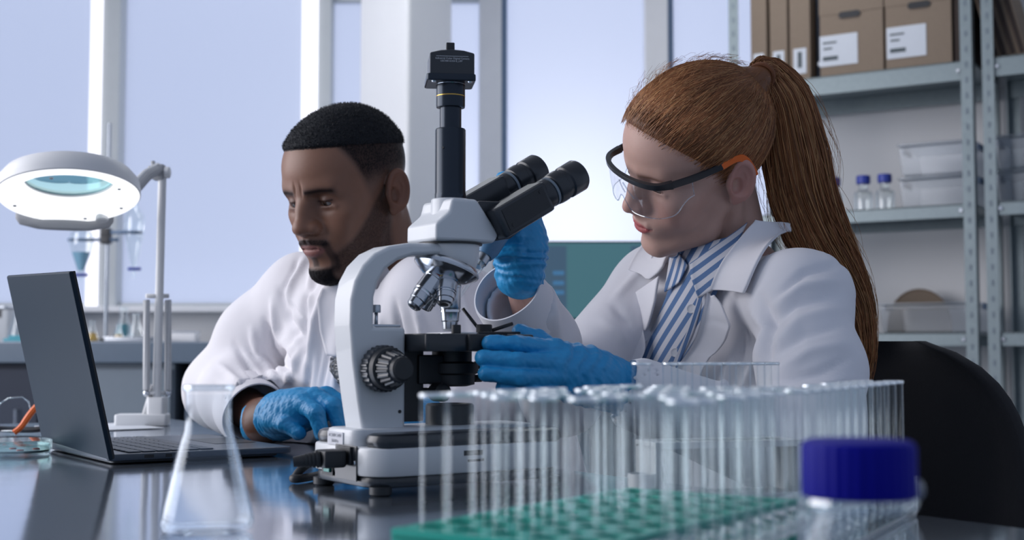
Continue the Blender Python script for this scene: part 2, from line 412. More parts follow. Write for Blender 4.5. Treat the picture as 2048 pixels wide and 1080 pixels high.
# windows: frosted panes between grey posts, the left two with a glowing strip painting a sunlit reveal
win = [(-330, 183, 1.0), (241, 605, 1.0), (663, 790, 0), (860, 958, 0), (1014, 1290, 1.0), (1349, 1760, 1.0)]
for i, (x0, x1, kind) in enumerate(win):
    r = thing('window_%d' % (i + 1), None, None, (wx((x0 + x1) / 2), WY, SILL)); r['kind'] = 'structure'
    wd = wx(x1) - wx(x0); top = 1.75 if kind else wz(6); H = top - SILL
    MB().box((0, 0.02, H / 2), (wd, 0.012, H)).build('pane', M['pane'], r, smooth=False)
    MB().box((0, 0.0, 0.008), (wd, 0.07, 0.016)).build('bottom_rail', M['frame'], r, bevel=0.003)
    MB().box((0, 0.0, H + 0.02), (wd, 0.07, 0.04)).build('top_rail', M['frame'], r, bevel=0.003)
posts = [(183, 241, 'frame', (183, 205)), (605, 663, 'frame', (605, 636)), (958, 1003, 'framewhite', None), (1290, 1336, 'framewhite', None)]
n = 0
for (x0, x1, m, wh) in posts:
    n += 1
    lo = wh[1] if wh else x0
    struct('trim_%d' % n, MB().box((wx((lo + x1) / 2), WY - 0.015, (SILL + 1.85) / 2 - .0), (wx(x1) - wx(lo), 0.11, 1.85 - SILL)), M[m], bevel=0.004)
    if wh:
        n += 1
        struct('trim_%d' % n, MB().box((wx((wh[0] + wh[1]) / 2), WY - 0.03, (SILL + 1.85) / 2), (wx(wh[1]) - wx(wh[0]), 0.10, 1.85 - SILL)), M['revealglow'])
for (x0, x1) in ((1003, 1014), (1336, 1349)):
    n += 1
    struct('trim_%d' % n, MB().box((wx((x0 + x1) / 2), WY, (SILL + 1.85) / 2), (wx(x1) - wx(x0), 0.06, 1.85 - SILL)), M['seal'])
n += 1
struct('trim_%d' % n, MB().box((0, WY - 0.05, SILL - 0.012), (5.4, 0.16, 0.024)), M['framewhite'], bevel=0.004)
# the column between the windows, turned like the rest of the room
cn = U(815, 300, 4.62); cl = U(716, 300, 4.95); cr = U(906, 300, 4.92)
cp = [cn[:2], cr[:2], cr[:2] + (cl[:2] - cn[:2]), cl[:2]]
struct('wall_column', MB().prism([tuple(p) for p in cp], -0.75, 2.0, 'xy'), M['wallwhite'], bevel=0.03, seg=4)
# wall behind the shelving
sd = np.array([-0.85, 0.527]); sn = np.array([0.527, 0.85])      # along the shelves (leftwards), into the wall
F0 = np.array([1.47, 4.10])                                       # foot of the near front post
w0 = F0 + sn * 0.47
def quadwall(name, p, q, thick, m):
    p = np.asarray(p); q = np.asarray(q); d = (q - p) / np.linalg.norm(q - p); nn = np.array([d[1], -d[0]])
    if nn @ sn < 0: nn = -nn
    return struct(name, MB().prism([tuple(p), tuple(q), tuple(q + nn * thick), tuple(p + nn * thick)], -0.75, 2.0, 'xy'), m)
quadwall('wall_right', w0 - sd * 2.4, w0 + sd * 0.845, 0.12, M['wallwhite'])

for i_, (lx_, lb_) in enumerate(((-.75, 'added unseen fill light panel above the bench left of the column'), (.55, 'added unseen fill light panel above the bench near the shelves'))):  # unseen glowing panels added to lighten the window posts and column
    r = thing('added_fill_panel', lb_, 'fill light', (lx_, 4.05, 2.0))
    MB().box((0, 0, -.02), (1.0, .34, .04)).build('housing', M['framewhite'], r, bevel=.004)  # body of the added unseen fill panel
    MB().box((0, 0, -.042), (.94, .28, .004)).build('added_fill_face', mat('added_fill_glow', (.9, .9, .9), .4, emit=(.92, .96, 1.0), estr=7.0), r, smooth=False)

# ------------------------------------------------------------------ background bench and what stands on it
BZ = 0.166
BY0, BY1 = 4.45, 5.19
for (bx0, bx1, lb) in ((-2.35, -.57, 'long dark workbench under the windows left of the column'), (-.17, .56, 'short dark workbench right of the column behind the microscope')):
    bt = thing('workbench', lb, 'bench', ((bx0 + bx1) / 2, (BY0 + BY1) / 2, BZ - .07))
    MB().box((0, 0, .035), (bx1 - bx0, BY1 - BY0, .07)).build('worktop', M['bench'], bt, bevel=.004)
    MB().box((0, 0, .0705), (bx1 - bx0 - .01, BY1 - BY0 - .01, .004)).build('surface', M['benchtop'], bt)
def cabinet(px0, px1, m, label, door=True):
    x0 = (px0 - 1024) / FPX * (BY0 + .05); x1 = (px1 - 1024) / FPX * (BY0 + .05); H = BZ - 0.07 + 0.75
    r = thing('bench_cabinet', label, 'cabinet', ((x0 + x1) / 2, BY0 + 0.35, -0.75))
    MB().box((0, 0, H / 2), (x1 - x0, 0.60, H)).build('body', M[m], r, bevel=0.004)
    if door:
        d = MB().box((0, -0.309, H / 2 + .02), (x1 - x0 - 0.02, 0.016, H - 0.08)).build('door', M[m], r, bevel=0.003)
        MB().tube([((x1 - x0) * .32, -.318, H - .16), ((x1 - x0) * .32, -.335, H - .16), ((x1 - x0) * .32, -.335, H - .28), ((x1 - x0) * .32, -.318, H - .28)], 0.005, 8).build('handle', M['steel'], d)
cabinet(180, 352, 'cabgrey', 'grey bench cabinet behind the lamp stand')
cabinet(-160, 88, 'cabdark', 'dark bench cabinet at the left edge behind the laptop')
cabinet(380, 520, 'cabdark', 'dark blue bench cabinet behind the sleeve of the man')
cabinet(528, 680, 'cabgrey', 'grey bench cabinet behind the man')
cabinet(940, 1180, 'cabgrey', 'grey bench cabinet behind the microscope')

def bottle_prof(H, R, rn, hs, hn):
    return [(R * .8, 0), (R, .004), (R, hs), (R * .93, hs + (hn - hs) * .35), (rn * 1.1, hn - .004), (rn, hn), (rn, H)]
def at_bench(px, Y): return ((px - 1024) / FPX * Y, Y, BZ + 0.0025)
def erlen(name, px, Y, H, R, rn, label, liquid=None, lm=None):
    r = thing(name, label, 'flask', at_bench(px, Y))
    MB().lathe([(R * .9, .001), (R, .005), (R, .009), (rn, H * .72), (rn, H * .96), (rn * 1.25, H * .98), (rn * 1.2, H)], n=24, cap=False).build('glass_wall', M['glassbg'], r)
    if liquid: MB().lathe([(R * .85, .002), (R * .94, .006), (R * .94 - (R * .94 - rn) * liquid, H * .7 * liquid)], n=20).build('liquid', lm, r)
    MB().lathe([(rn * 1.18, H * .975), (rn * 1.3, H * .985), (rn * 1.18, H)], n=20, cap=False).build('rim', M['glassbg'], r)
    return r
LIQ = mat('pale_blue_liquid', (0.30, 0.60, 0.80), 0.1, noise=0.02)
AMB = mat('amber_liquid', (0.62, 0.36, 0.03), 0.2, noise=0.03)
TEAL = mat('teal_liquid', (0.05, 0.25, 0.32), 0.2, noise=0.03)
erlen('erlenmeyer_flask', 38, 4.7, 0.15, 0.045, 0.015, 'empty conical flask on the bench at the far left', None)
erlen('erlenmeyer_flask', 248, 4.82, 0.13, 0.045, 0.014, 'conical flask with dark teal liquid behind the lamp pole', 0.75, TEAL)
erlen('erlenmeyer_flask', 272, 4.56, 0.10, 0.034, 0.012, 'small clear conical flask right of the retort stand', None)
erlen('erlenmeyer_flask', 185, 4.575, 0.075, 0.026, 0.01, 'small flask with amber liquid beside the laptop lid', 0.6, AMB)
erlen('erlenmeyer_flask', 238, 4.58, 0.06, 0.022, 0.009, 'smallest flask with amber liquid right of the stand base', 0.6, AMB)
r = thing('wash_bottle', 'small clear bottle on the bench left of the man', 'bottle', at_bench(507, 4.75))
MB().lathe(bottle_prof(.115, .026, .011, .07, .09), n=20, cap=False).build('body', M['glassbg'], r)
MB().ball((0, 0, .128), .013, 14, 8).build('stopper', M['glassbg'], r)
# retort stand with two separating funnels
sx, sy, sz = at_bench(212, 4.68); k = 4.68 / FPX
r = thing('retort_stand', 'steel retort stand with two clamps on the back bench', 'lab stand', (sx, sy, sz))
MB().box((0, 0, .008), (.20, .12, .016)).build('base_plate', M['steel'], r, bevel=.003)
MB().cyl((0, 0, .01), (0, 0, (680 - 240) * k), .0075, n=16).build('rod', M['steel'], r)
for (py, x0, x1) in ((476, 137, 238), (461, 205, 283)):
    z = (680 - py) * k
    cl = MB().tube([((x0 - 212) * k, -.02, z), ((x1 - 212) * k, -.02, z)], .006, 8).build('clamp', M['seal'], r)
    MB().box((0, -.012, z), (.035, .035, .03)).build('clamp_boss', M['black'], cl, bevel=.004)
    xe = (x0 - 212 if x0 < 180 else x1 - 212) * k
    t = np.linspace(0, 2 * math.pi, 25); MB().tube(np.stack([xe + (.045 if x0 < 180 else -.035) + .036 * np.cos(t), -.02 + .036 * np.sin(t), np.full(25, z)], 1), .004, 6).build('clamp_ring', M['seal'], cl)
def funnel(px, ptop, pbot, Rpx, liquid, label):
    x, y, z0 = at_bench(px, 4.66); zt = (680 - ptop) * k; zb = (680 - pbot) * k; R = Rpx * k; H = zt - zb
    r = thing('separating_funnel', label, 'funnel', (x, y, sz + zb))
    pr = [(.006, 0), (.006, H * .12), (.012, H * .2), (R * .95, H * .62), (R, H * .72), (R * .9, H * .86), (R * .45, H * .95), (.012, H)]
    MB().lathe(pr, n=24, cap=False).build('glass_wall', M['glassbg'], r)
    if liquid: MB().lathe([(.010, H * .2), (R * .78, H * .52)], n=20).build('liquid', LIQ, r)
    MB().cyl((-.02, 0, H * .12), (.025, 0, H * .12), .006, n=10).build('stopcock', M['pcap'], r)
    MB().ball((0, 0, H + .012), .014, 12, 8).build('stopper', M['glassbg'], r)
funnel(160, 447, 560, 24, True, 'separating funnel with pale blue liquid clamped left of the stand')
funnel(266, 405, 552, 21, False, 'empty separating funnel clamped right of the stand')
x, y, z = at_bench(262, 4.487); r = thing('instrument_tray', 'flat metal tray on the bench under the flasks', 'tray', (x, y, z))
MB().rbox((0, 0, .006), (.17, .064, .012), .01, .003).build('pan', M['steel'], r); MB().rbox((0, 0, .014), (.18, .070, .005), .012, .002).build('lip', M['chrome'], r)
x, y, z = at_bench(366, 4.6); r = thing('pipette_tip_box', 'low white plastic box on the bench right of the lamp pole', 'box', (x, y, z))
MB().rbox((0, 0, .016), (.11, .07, .03), .006, .003).build('body', M['white'], r); MB().rbox((0, 0, .035), (.112, .072, .008), .006, .002).build('lid', M['pclear'], r)
x, y, z = at_bench(-22, 4.86); r = thing('bench_scale', 'grey bench instrument with dark display at the left edge', 'instrument', (x, y, z))
MB().rbox((0, 0, .06), (.20, .14, .12), .012, .006).build('housing', M['wall'], r); MB().box((.04, -.071, .105), (.07, .004, .028)).build('display', M['black'], r); MB().rbox((.0, 0, .128), (.18, .12, .014), .01, .004).build('weighing_pan', M['steel'], r)
x, y, z = at_bench(55, 4.55); r = thing('cleaning_cloth', 'folded turquoise cloth on the bench left of the laptop', 'cloth', (x, y, z))
CL = mat('turquoise_cloth', (0.12, 0.42, 0.50), 0.9, noise=0.1, bump=.3)
MB().rbox((0, 0, .006), (.14, .09, .012), .012, .005).build('lower_fold', CL, r); MB().rbox((.008, 0, .017), (.12, .085, .010), .012, .004).build('upper_fold', CL, r)
# blue-capped bottle behind the laptop lid
x, y, z = at_bench(124, 4.5); r = thing('reagent_bottle', 'tall reagent bottle with blue cap peeking over the laptop lid', 'bottle', (x, y, z))
MB().lathe(bottle_prof(.21, .04, .018, .15, .19), n=24, cap=False).build('glass_wall', M['glassbg'], r); MB().lathe([(.022, .20), (.023, .203), (.023, .235), (.021, .238)], n=24).build('cap', M['pcap'], r)
# monitor
MY = 4.25; mk = MY / FPX
mx0, mz0 = U(990, 636, MY)[0], U(990, 636, MY)[2]; mx1, mz1 = U(1312, 486, MY)[0], U(1312, 486, MY)[2]
mw, mh = mx1 - mx0, mz1 - mz0
def emis(name, c, s): return mat(name, (0.01, 0.01, 0.01), 0.35, emit=c, estr=s)
# a short bench section under the monitor, nearer than the long bench
r = thing('monitor', 'flat computer monitor with teal screen behind the raised glove', 'monitor', ((mx0 + mx1) / 2, MY, BZ - .01))
zc = (mz0 + mz1) / 2 - (BZ - .01)
MB().box((0, .012, zc), (mw + .012, .024, mh + .012)).build('housing', M['black'], r, bevel=.003)
sc = MB().box((0, -.0015, zc), (mw, .003, mh)).build('screen', emis('screen_teal', (0.050, 0.142, 0.175), 1.0), r, smooth=False)
def onscr(x0, x1, y0, y1, m, nm, lift=.002):
    a = U(x0, y1, MY); b = U(x1, y0, MY); cx = (a[0] + b[0]) / 2 - (mx0 + mx1) / 2
    MB().box((cx, -.003 - lift / 2, (a[2] + b[2]) / 2 - (BZ - .01)), (b[0] - a[0], .0012, b[2] - a[2])).build(nm, m, sc, smooth=False)
sl = emis('screen_slate', (0.042, 0.088, 0.145), 1.0); bl = emis('screen_blue', (0.045, 0.155, 0.31), 1.0)
onscr(992, 1133, 492, 634, sl, 'sidebar', .0005); onscr(1262, 1311, 492, 634, sl, 'sidebar', .0005)
for yy in (546, 566, 585): onscr(1106, 1128, yy - 4, yy + 4, bl, 'menu_entry', .003)
onscr(1096, 1126, 615, 628, bl, 'menu_entry', .003)
MB().box((0, .03, zc / 2), (.06, .015, zc)).build('stand_neck', M['black'], r, bevel=.003); MB().rbox((0, .01, .008), (.22, .15, .014), .03, .004).build('stand_foot', M['black'], r)
x = U(1140, 650, 4.15)[0]; r = thing('white_equipment_box', 'small white box standing in front of the monitor', 'box', (x, 4.13, BZ - .012))
MB().rbox((0, 0, .031), (.10, .10, .058), .012, .006).build('body', M['white'], r); MB().rbox((0, 0, .0635), (.104, .104, .007), .012, .002).build('lid', M['white'], r)
bm2 = MB().box((.20, 4.19, BZ - .047), (.72, .50, .07)).build('side_table', M['bench'], None, bevel=.004); tag(bm2, 'narrow side table carrying the monitor behind the woman', 'table')
for (xx, yy) in ((-.12, 3.97), (.52, 3.97), (-.12, 4.41), (.52, 4.41)): MB().box((xx, yy, (BZ - .082 - .75) / 2), (.04, .04, BZ - .082 + .75)).build('leg', M['galv'], bm2)

# ------------------------------------------------------------------ shelving with boxes, binders and bottles
def sh(t, dpt, z=0.0): p = F0 + sd * t + sn * dpt; return np.array([p[0], p[1], z])
SR = math.atan2(sd[1], sd[0]) + math.pi       # heading of the shelf front (pointing right along the shelf)
SM = rotm(rz=SR)
shelfz = [(1.003, 1.066), (0.562, 0.606), (0.152, 0.196), (-0.35, -0.31)]
def shelving(t0, t1, label):
    r = thing('shelving_unit', label, 'shelf', sh((t0 + t1) / 2, 0.2, -0.75), SR)
    L = t1 - t0; D = 0.40
    for (za, zb) in shelfz:
        s_ = MB().box((0, 0, zb + .75 - .004), (L - .02, D, .008)).box((0, -D / 2 + .004, (za + zb) / 2 + .75), (L - .02, .008, zb - za)).box((0, D / 2 - .004, (za + zb) / 2 + .75), (L - .02, .008, zb - za)).build('shelf_board', M['galv'], r, bevel=.002)
        for xx in (-L / 2 + .05, L / 2 - .05):
            MB().lathe([(.007, 0), (.006, .004)], (xx, -D / 2 - .002, (za + zb) / 2 + .75), (0, -1, 0), 10).build('bolt', M['chrome'], s_)
    for (xx, s1) in ((-L / 2 + .006, 1), (L / 2 - .006, -1)):
        for yy, s2 in ((-D / 2, 1), (D / 2, -1)):
            p = MB().box((xx + s1 * .017, yy - s2 * .008, 1.37), (.036, .003, 2.7)).box((xx, yy + s2 * .010, 1.37), (.003, .036, 2.7)).build('post', M['galv'], r)
            if s2 > 0:
                hm = MB()
                for q in range(50): hm.box((xx + s1 * .017, yy - .0102, .1 + q * .05), (.007, .0012, .018))
                hm.build('slot_row', M['cabgrey'], p)['kind'] = 'stuff'
    return r
shelving(-0.005, 0.83, 'galvanised steel shelving unit holding boxes and blue-capped bottles')
shelving(-0.90, -0.025, 'galvanised steel shelving unit cut by the right edge of the frame')
def on_shelf(px, dpt, si):
    """shelf point on level si at depth dpt from the front whose picture column is px"""
    c = (px - 1024) / FPX; A = F0 + sn * dpt; t = (c * A[1] - A[0]) / (sd[0] - c * sd[1]); return sh(t, dpt, shelfz[si][1] + .0005), t
def shelf_t(px, dpt): return on_shelf(px, dpt, 0)[1]
def binder(px0, px1, label):
    t1 = shelf_t(px0, .03); t0 = shelf_t(px1, .03); wd = t1 - t0 - .004; H = .33
    r = thing('magazine_binder', label, 'binder', sh((t0 + t1) / 2, .03 + .13, shelfz[0][1] + .0005), SR, 'cardboard binders on the top shelf')
    MB().box((0, 0, H / 2), (wd, .26, H)).build('case', M['kraft'], r, bevel=.003)
    lb = MB().box((0, -.1308, .068), (wd * .62, .0015, .088)).build('spine_label', M['paper'], r)
    MB().box((0, -.1322, .072), (wd * .20, .001, .055)).build('printed_bar', M['ink'], lb)
binder(1506, 1541, 'leftmost kraft binder on the top shelf, beside the window')
binder(1545, 1583, 'middle kraft binder of the three on the top shelf')
binder(1585, 1629, 'rightmost kraft binder, beside the first archive box')
def archive(px0, px1, label, hx, lx):
    t1 = shelf_t(px0, .02); t0 = shelf_t(px1, .02); wd = t1 - t0 - .002; H = .30
    r = thing('archive_box', label, 'box', sh((t0 + t1) / 2, .02 + .16, shelfz[0][1] + .0005), SR, 'archive boxes on the top shelf')
    MB().box((0, 0, H / 2), (wd, .32, H)).build('carton', M['kraft'], r, bevel=.003)
    MB().box((0, 0, H - .045), (wd + .004, .324, .09)).build('lid', M['kraft'], r, bevel=.003)
    MB().rbox((hx * wd, 0, 0), (wd * .34, .022, .003), .0105, 0).build('hand_hole', M['black'], r).matrix_local = Matrix.Translation((hx * wd, -.1625, .205)) @ Matrix.Rotation(math.pi / 2, 4, 'X') @ Matrix.Translation((-hx * wd, 0, 0))
    lb = MB().box((lx * wd, -.1612, .088), (wd * .60, .0015, .105)).build('label', M['paper'], r)
    for (dx, dz, ww, hh) in ((-.14, .028, .22, .006), (-.17, .008, .14, .006), (-.13, -.026, .24, .014)):
        MB().box(((lx + dx) * wd, -.1626, .088 + dz), (ww * wd, .001, hh)).build('printed_line', M['ink'], lb)
archive(1647, 1777, 'kraft archive box with white label left of its twin', -.02, -.20)
archive(1780, 1916, 'kraft archive box with white label next to the steel post', .02, -.18)
t1 = shelf_t(1629, .03) - .003; t0 = shelf_t(1647, .02) + .002
r = thing('black_binder', 'narrow black binder squeezed between kraft binder and archive box', 'binder', sh((t0 + t1) / 2, .2, shelfz[0][1] + .0005), SR)
MB().box((0, 0, .16), (t1 - t0 - .003, .25, .32)).build('case', M['cabdark'], r, bevel=.003); MB().cyl((0, -.126, .06), (0, -.128, .06), .008, n=12).build('finger_ring', M['steel'], r)
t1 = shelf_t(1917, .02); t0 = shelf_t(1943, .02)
r = thing('dark_archive_box', 'dark brown box between archive box and post', 'box', sh((t0 + t1) / 2, .18, shelfz[0][1] + .0005), SR)
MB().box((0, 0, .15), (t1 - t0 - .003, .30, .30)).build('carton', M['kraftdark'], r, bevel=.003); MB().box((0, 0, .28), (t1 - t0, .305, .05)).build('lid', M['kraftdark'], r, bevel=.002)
# leaning folders on the right unit
for i, px in enumerate((2004, 2022, 2040, 2058)):
    p, t = on_shelf(px, .06, 0)
    r = thing('ring_folder', ['beige folder leaning against the shelf post at the top right', 'second leaning beige folder from the shelf post', 'third leaning beige folder from the shelf post', 'last leaning beige folder at the frame edge'][i], 'folder', p + np.array([0, 0, .012]) + np.append(sn * .12, 0), SR, 'leaning folders')
    T = rotm(ry=math.radians(-14)); MB().at((0, 0, 0), T).box((0, 0, .15), (.026, .24, .30)).build('cover', M['kraft'], r, bevel=.003)
    MB().at((0, 0, 0), T).box((0.0, -.122, .15), (.014, .004, .29)).build('spine_strip', M['kraftdark'], r)
# bottles with blue caps on the middle shelf
for (px, nm) in ((1671, 'blue-capped shelf bottle half hidden by the ponytail'), (1731, 'middle blue-capped glass bottle on the shelf'), (1774, 'blue-capped glass bottle next to the clear boxes')):
    p, t = on_shelf(px, .12, 1)
    r = thing('reagent_bottle', nm, 'bottle', p, 0, 'blue-capped bottles on the shelf')
    MB().lathe(bottle_prof(.098, .032, .015, .062, .082), n=24, cap=False).build('glass_wall', M['glassbg'], r)
    MB().lathe([(.022, .098), (.0235, .100), (.0235, .124), (.021, .127)], n=24).build('cap', M['pcap'], r)
def clearbox(px0, px1, dpt, si, dz, H, dep, label, grp):
    t1 = shelf_t(px0, dpt); t0 = shelf_t(px1, dpt); wd = t1 - t0; r = thing('storage_box', label, 'box', sh((t0 + t1) / 2, dpt + dep / 2, shelfz[si][1] + .0005 + dz), SR, grp)
    MB().loft([[(sx * (wd / 2 - .01) , sy * (dep / 2 - .01), 0) for sx, sy in ((-1, -1), (1, -1), (1, 1), (-1, 1))], [(sx * wd / 2, sy * dep / 2, H * .9) for sx, sy in ((-1, -1), (1, -1), (1, 1), (-1, 1))]]).build('tub', M['pclear'], r, bevel=.008)
    MB().rbox((0, 0, H * .95), (wd + .008, dep + .008, H * .08), .012, .003).build('lid', M['pclear'], r)
    for s in (-1, 1): MB().box((s * (wd / 2 + .005), 0, H * .86), (.006, .10, .02)).build('clip', M['seal'], r, bevel=.002)
clearbox(1802, 1950, .10, 1, 0, .11, .26, 'lower clear plastic storage box on the middle shelf', 'clear boxes')
clearbox(1802, 1950, .10, 1, .113, .11, .26, 'upper clear plastic storage box stacked on the middle shelf', 'clear boxes')
clearbox(1996, 2110, .08, 1, 0, .11, .26, 'lower clear storage box on the right-hand shelving unit', 'clear boxes')
clearbox(1996, 2110, .08, 1, .113, .11, .26, 'upper clear storage box on the right-hand shelving unit', 'clear boxes')
clearbox(1757, 1952, .06, 2, 0, .10, .28, 'wide translucent tub on the lowest visible shelf', 'clear boxes')
p, t = on_shelf(1840, .375, 2); r = thing('beige_panel', 'beige arched panel behind the translucent tub', 'tray', p, SR)  # beige arched panel with a thin rim, behind the tub
tt = np.linspace(0, math.pi, 17); o2 = [(.11 * math.cos(a), .155 * math.sin(a) ** .8) for a in tt]
MB().prism(o2, -.012, .0, 'xz').build('panel', M['kraft'], r, bevel=.002); MB().tube([(x_, -.012, z_) for x_, z_ in o2], .004, 6).build('rim', M['kraft'], r)
for (px, hh, lb) in ((1684, .14, 'tall glass jar on the lowest visible shelf beside her shoulder'), (1730, .11, 'shorter glass jar beside the translucent tub')):
    p, t = on_shelf(px, .16, 2); r = thing('glass_jar', lb, 'jar', p, 0, 'jars on the low shelf')
    MB().lathe([(.03, .001), (.036, .005), (.036, hh * .8), (.028, hh * .9), (.028, hh)], n=24, cap=False).build('glass_wall', M['glassbg'], r); MB().lathe([(.03, hh), (.031, hh + .003), (.031, hh + .018), (.029, hh + .02)], n=24).build('lid', M['pclear'], r)
# ------------------------------------------------------------------ the table
M['table'] = mat('table_steel', (0.50, 0.57, 0.67), 0.10, metal=0.9, noise=0.03, nscale=5, bump=0.10, bscale=5, bdist=0.004)
M['tleg'] = mat('table_leg_paint', (0.35, 0.37, 0.40), 0.4, noise=0.04)
a0, a1, b0, b1 = -0.75, 0.913, -0.35, 2.60
tb = thing('lab_table', 'large reflective steel lab table carrying microscope and laptop', 'table', AB((a0 + a1) / 2, (b0 + b1) / 2, -0.75), PHI)
MB().rbox((0, 0, .75 - .0175), (a1 - a0, b1 - b0, .035), .012, .003).build('tabletop', M['table'], tb)
for sx in (-1, 1):
    for sy in (-1, 1): MB().box((sx * ((a1 - a0) / 2 - .07), sy * ((b1 - b0) / 2 - .07), .357), (.05, .05, .714)).build('leg', M['tleg'], tb, bevel=.003)
for sy in (-1, 1): MB().box((0, sy * ((b1 - b0) / 2 - .07), .68), (a1 - a0 - .2, .03, .06)).build('apron', M['tleg'], tb)

# ------------------------------------------------------------------ glassware in front
M['tube'] = glass_thin('test_tube_glass', tint=(0.978, 0.988, 0.986), base=0.015, edge=0.85, power=3.2, rough=0.05, edgetint=(0.90, 0.94, 0.95))
M['tuberim'] = glass_thin('test_tube_rim', tint=(0.85, 0.89, 0.9), base=0.62, edge=0.3, power=1.2, rough=0.35)
M['green'] = mat('green_rack_plastic', (0.002, 0.42, 0.32), 0.35, noise=0.05)
M['clearac'] = glass_thin('clear_acrylic', tint=(0.93, 0.95, 0.95), base=0.06, edge=0.5, power=2.0, rough=0.05)
M['whiterack'] = mat('white_rack_plastic', (0.62, 0.63, 0.64), 0.45, noise=0.03)
def plate(mb, nx, ny, p, r, L, W, z0, z1):
    """slab with a grid of round through-holes"""
    ns = 16; t = np.linspace(0, 2 * math.pi, ns, endpoint=False) + math.pi / ns
    c = np.stack([np.cos(t), np.sin(t)], 1); sq = c / np.abs(c).max(1)[:, None]
    for i in range(nx):
        for j in range(ny):
            o = np.array([(i - (nx - 1) / 2) * p, (j - (ny - 1) / 2) * p]); I = o + c * r; O = o + sq * p / 2
            lay = [np.c_[O, np.full(ns, z1)], np.c_[I, np.full(ns, z1)], np.c_[I, np.full(ns, z0)], np.c_[O, np.full(ns, z0)]]
            mb.loft(lay, cap=False)
    gx, gy = nx * p, ny * p
    for (cx, cy, dx, dy) in ((0, (W + gy) / 4, L, (W - gy) / 2), (0, -(W + gy) / 4, L, (W - gy) / 2), ((L + gx) / 4, 0, (L - gx) / 2, gy), (-(L + gx) / 4, 0, (L - gx) / 2, gy)):
        if dx > 1e-4 and dy > 1e-4: mb.box((cx, cy, (z0 + z1) / 2), (dx, dy, z1 - z0))
def tube_proto(name, R, H, label, group):
    r = thing(name, label, 'test tube', (0, 0, 0), 0, group)
    pr = [(R * math.sin(a), R * (1 - math.cos(a))) for a in np.linspace(.05, math.pi / 2, 6)] + [(R, H * .5), (R, H - .003)]
    MB().lathe(pr, n=28, cap=False).build('glass_wall', M['tube'], r)
    MB().lathe([(R, H - .003), (R * 1.1, H - .002), (R * 1.1, H - .0004), (R * .98, H), (R * .9, H - .001)], n=22, cap=False).build('rim', M['tuberim'], r)
    return r
def rack(name, label, cat, cen, rot, nx, ny, p, L, W, zp, m, tubeR, tubeH, rows, tgroup, skip=()):
    tlabel = 'empty glass test tube'
    r = thing(name, label, cat, (cen[0], cen[1], 0), rot)
    q = MB(); plate(q, nx, ny, p, tubeR + .0012, L, W, zp - .006, zp); q.build('top_plate', m, r, smooth=False)
    MB().rbox((0, 0, .003), (L, W, .006), .006, .0015).build('bottom_plate', m, r)
    for s in (-1, 1): MB().box((s * (L / 2 - .003), 0, zp / 2), (.006, W, zp - .006)).build('end_panel', m, r, bevel=.001)
    first = tube_proto('test_tube', tubeR, tubeH, tlabel, tgroup); c, s = math.cos(rot), math.sin(rot); used = False
    for i in range(nx):
        for j in range(ny):
            if (i, j) in skip: continue
            t = first if not used else copy_tree(first); used = True
            end = 'first tube of ' if i == 0 else 'last tube of ' if i == nx - 1 else ''
            t['label'] = 'glass test tube, ' + end + rows[j]
            lx, ly = (i - (nx - 1) / 2) * p, (j - (ny - 1) / 2) * p
            t.location = (cen[0] + c * lx - s * ly, cen[1] + s * lx + c * ly, .0065)
    return r
rack('test_tube_rack', 'green plastic test tube rack in the foreground', 'rack', (.064, .842), math.radians(54.9), 10, 5, .0262, .275, .136, .036, M['green'], .0079, .108,
     ['the green rack row nearest the clear rack', 'the second green rack row from the clear rack', 'the middle row of the green rack', 'the fourth green rack row from the clear rack', 'the green rack row nearest the microscope'], 'test tubes in the green rack', skip=[(1, 1), (2, 3), (4, 1), (5, 2), (6, 4), (7, 1), (3, 2), (8, 3), (0, 3), (6, 2), (4, 3), (9, 2), (2, 1), (7, 3)])
rb0 = np.array([.083, .67]); rdir = np.array([math.cos(math.radians(61)), math.sin(math.radians(61))]); rperp = np.array([-rdir[1], rdir[0]])
cB = rb0 + rdir * .25 + rperp * .012
rack('clear_tube_rack', 'clear acrylic test tube rack between green rack and capped bottle', 'rack', cB, math.radians(61), 20, 2, .0252, .52, .054, .034, M['clearac'], .0079, .108,
     ['the clear rack row beside the capped bottle', 'the clear rack row beside the green rack'], 'test tubes in the clear rack', skip=[(0, 1), (1, 1), (3, 1), (4, 1), (6, 1), (8, 1), (9, 1), (11, 1), (12, 1), (14, 1), (2, 0), (7, 0)])
cC = U(1436, 724, 1.245); rC = math.radians(16)
rack('white_tube_rack', 'white plastic test tube rack behind the green rack', 'rack', cC[:2], rC, 8, 2, .0150, .150, .05, .055, M['whiterack'], .0072, .122,
     ['the front row of the white rack', 'the back row of the white rack'], 'test tubes in the white rack', skip=[(0, 1), (2, 1), (4, 1), (6, 1)])
x = U(1282, 712, 1.17); r = tube_proto('test_tube', .0082, .118, 'single tall test tube left of the white rack', None); r.location = (x[0], x[1], .0112)
st = thing('tube_holder', 'small white holder carrying the single tall test tube', 'holder', (x[0], x[1], 0))
MB().lathe([(.016, 0), (.017, .002), (.017, .008), (.015, .0098)], n=24).build('foot', M['whiterack'], st)
MB().lathe([(.0105, .0098), (.0105, .03), (.0125, .03), (.0125, .0098)], n=24, cap=False).build('socket', M['whiterack'], st)
M['glassrim'] = glass_thin('glass_rim', tint=(0.85, 0.89, 0.92), base=0.16, edge=0.5, power=1.6, rough=0.06)
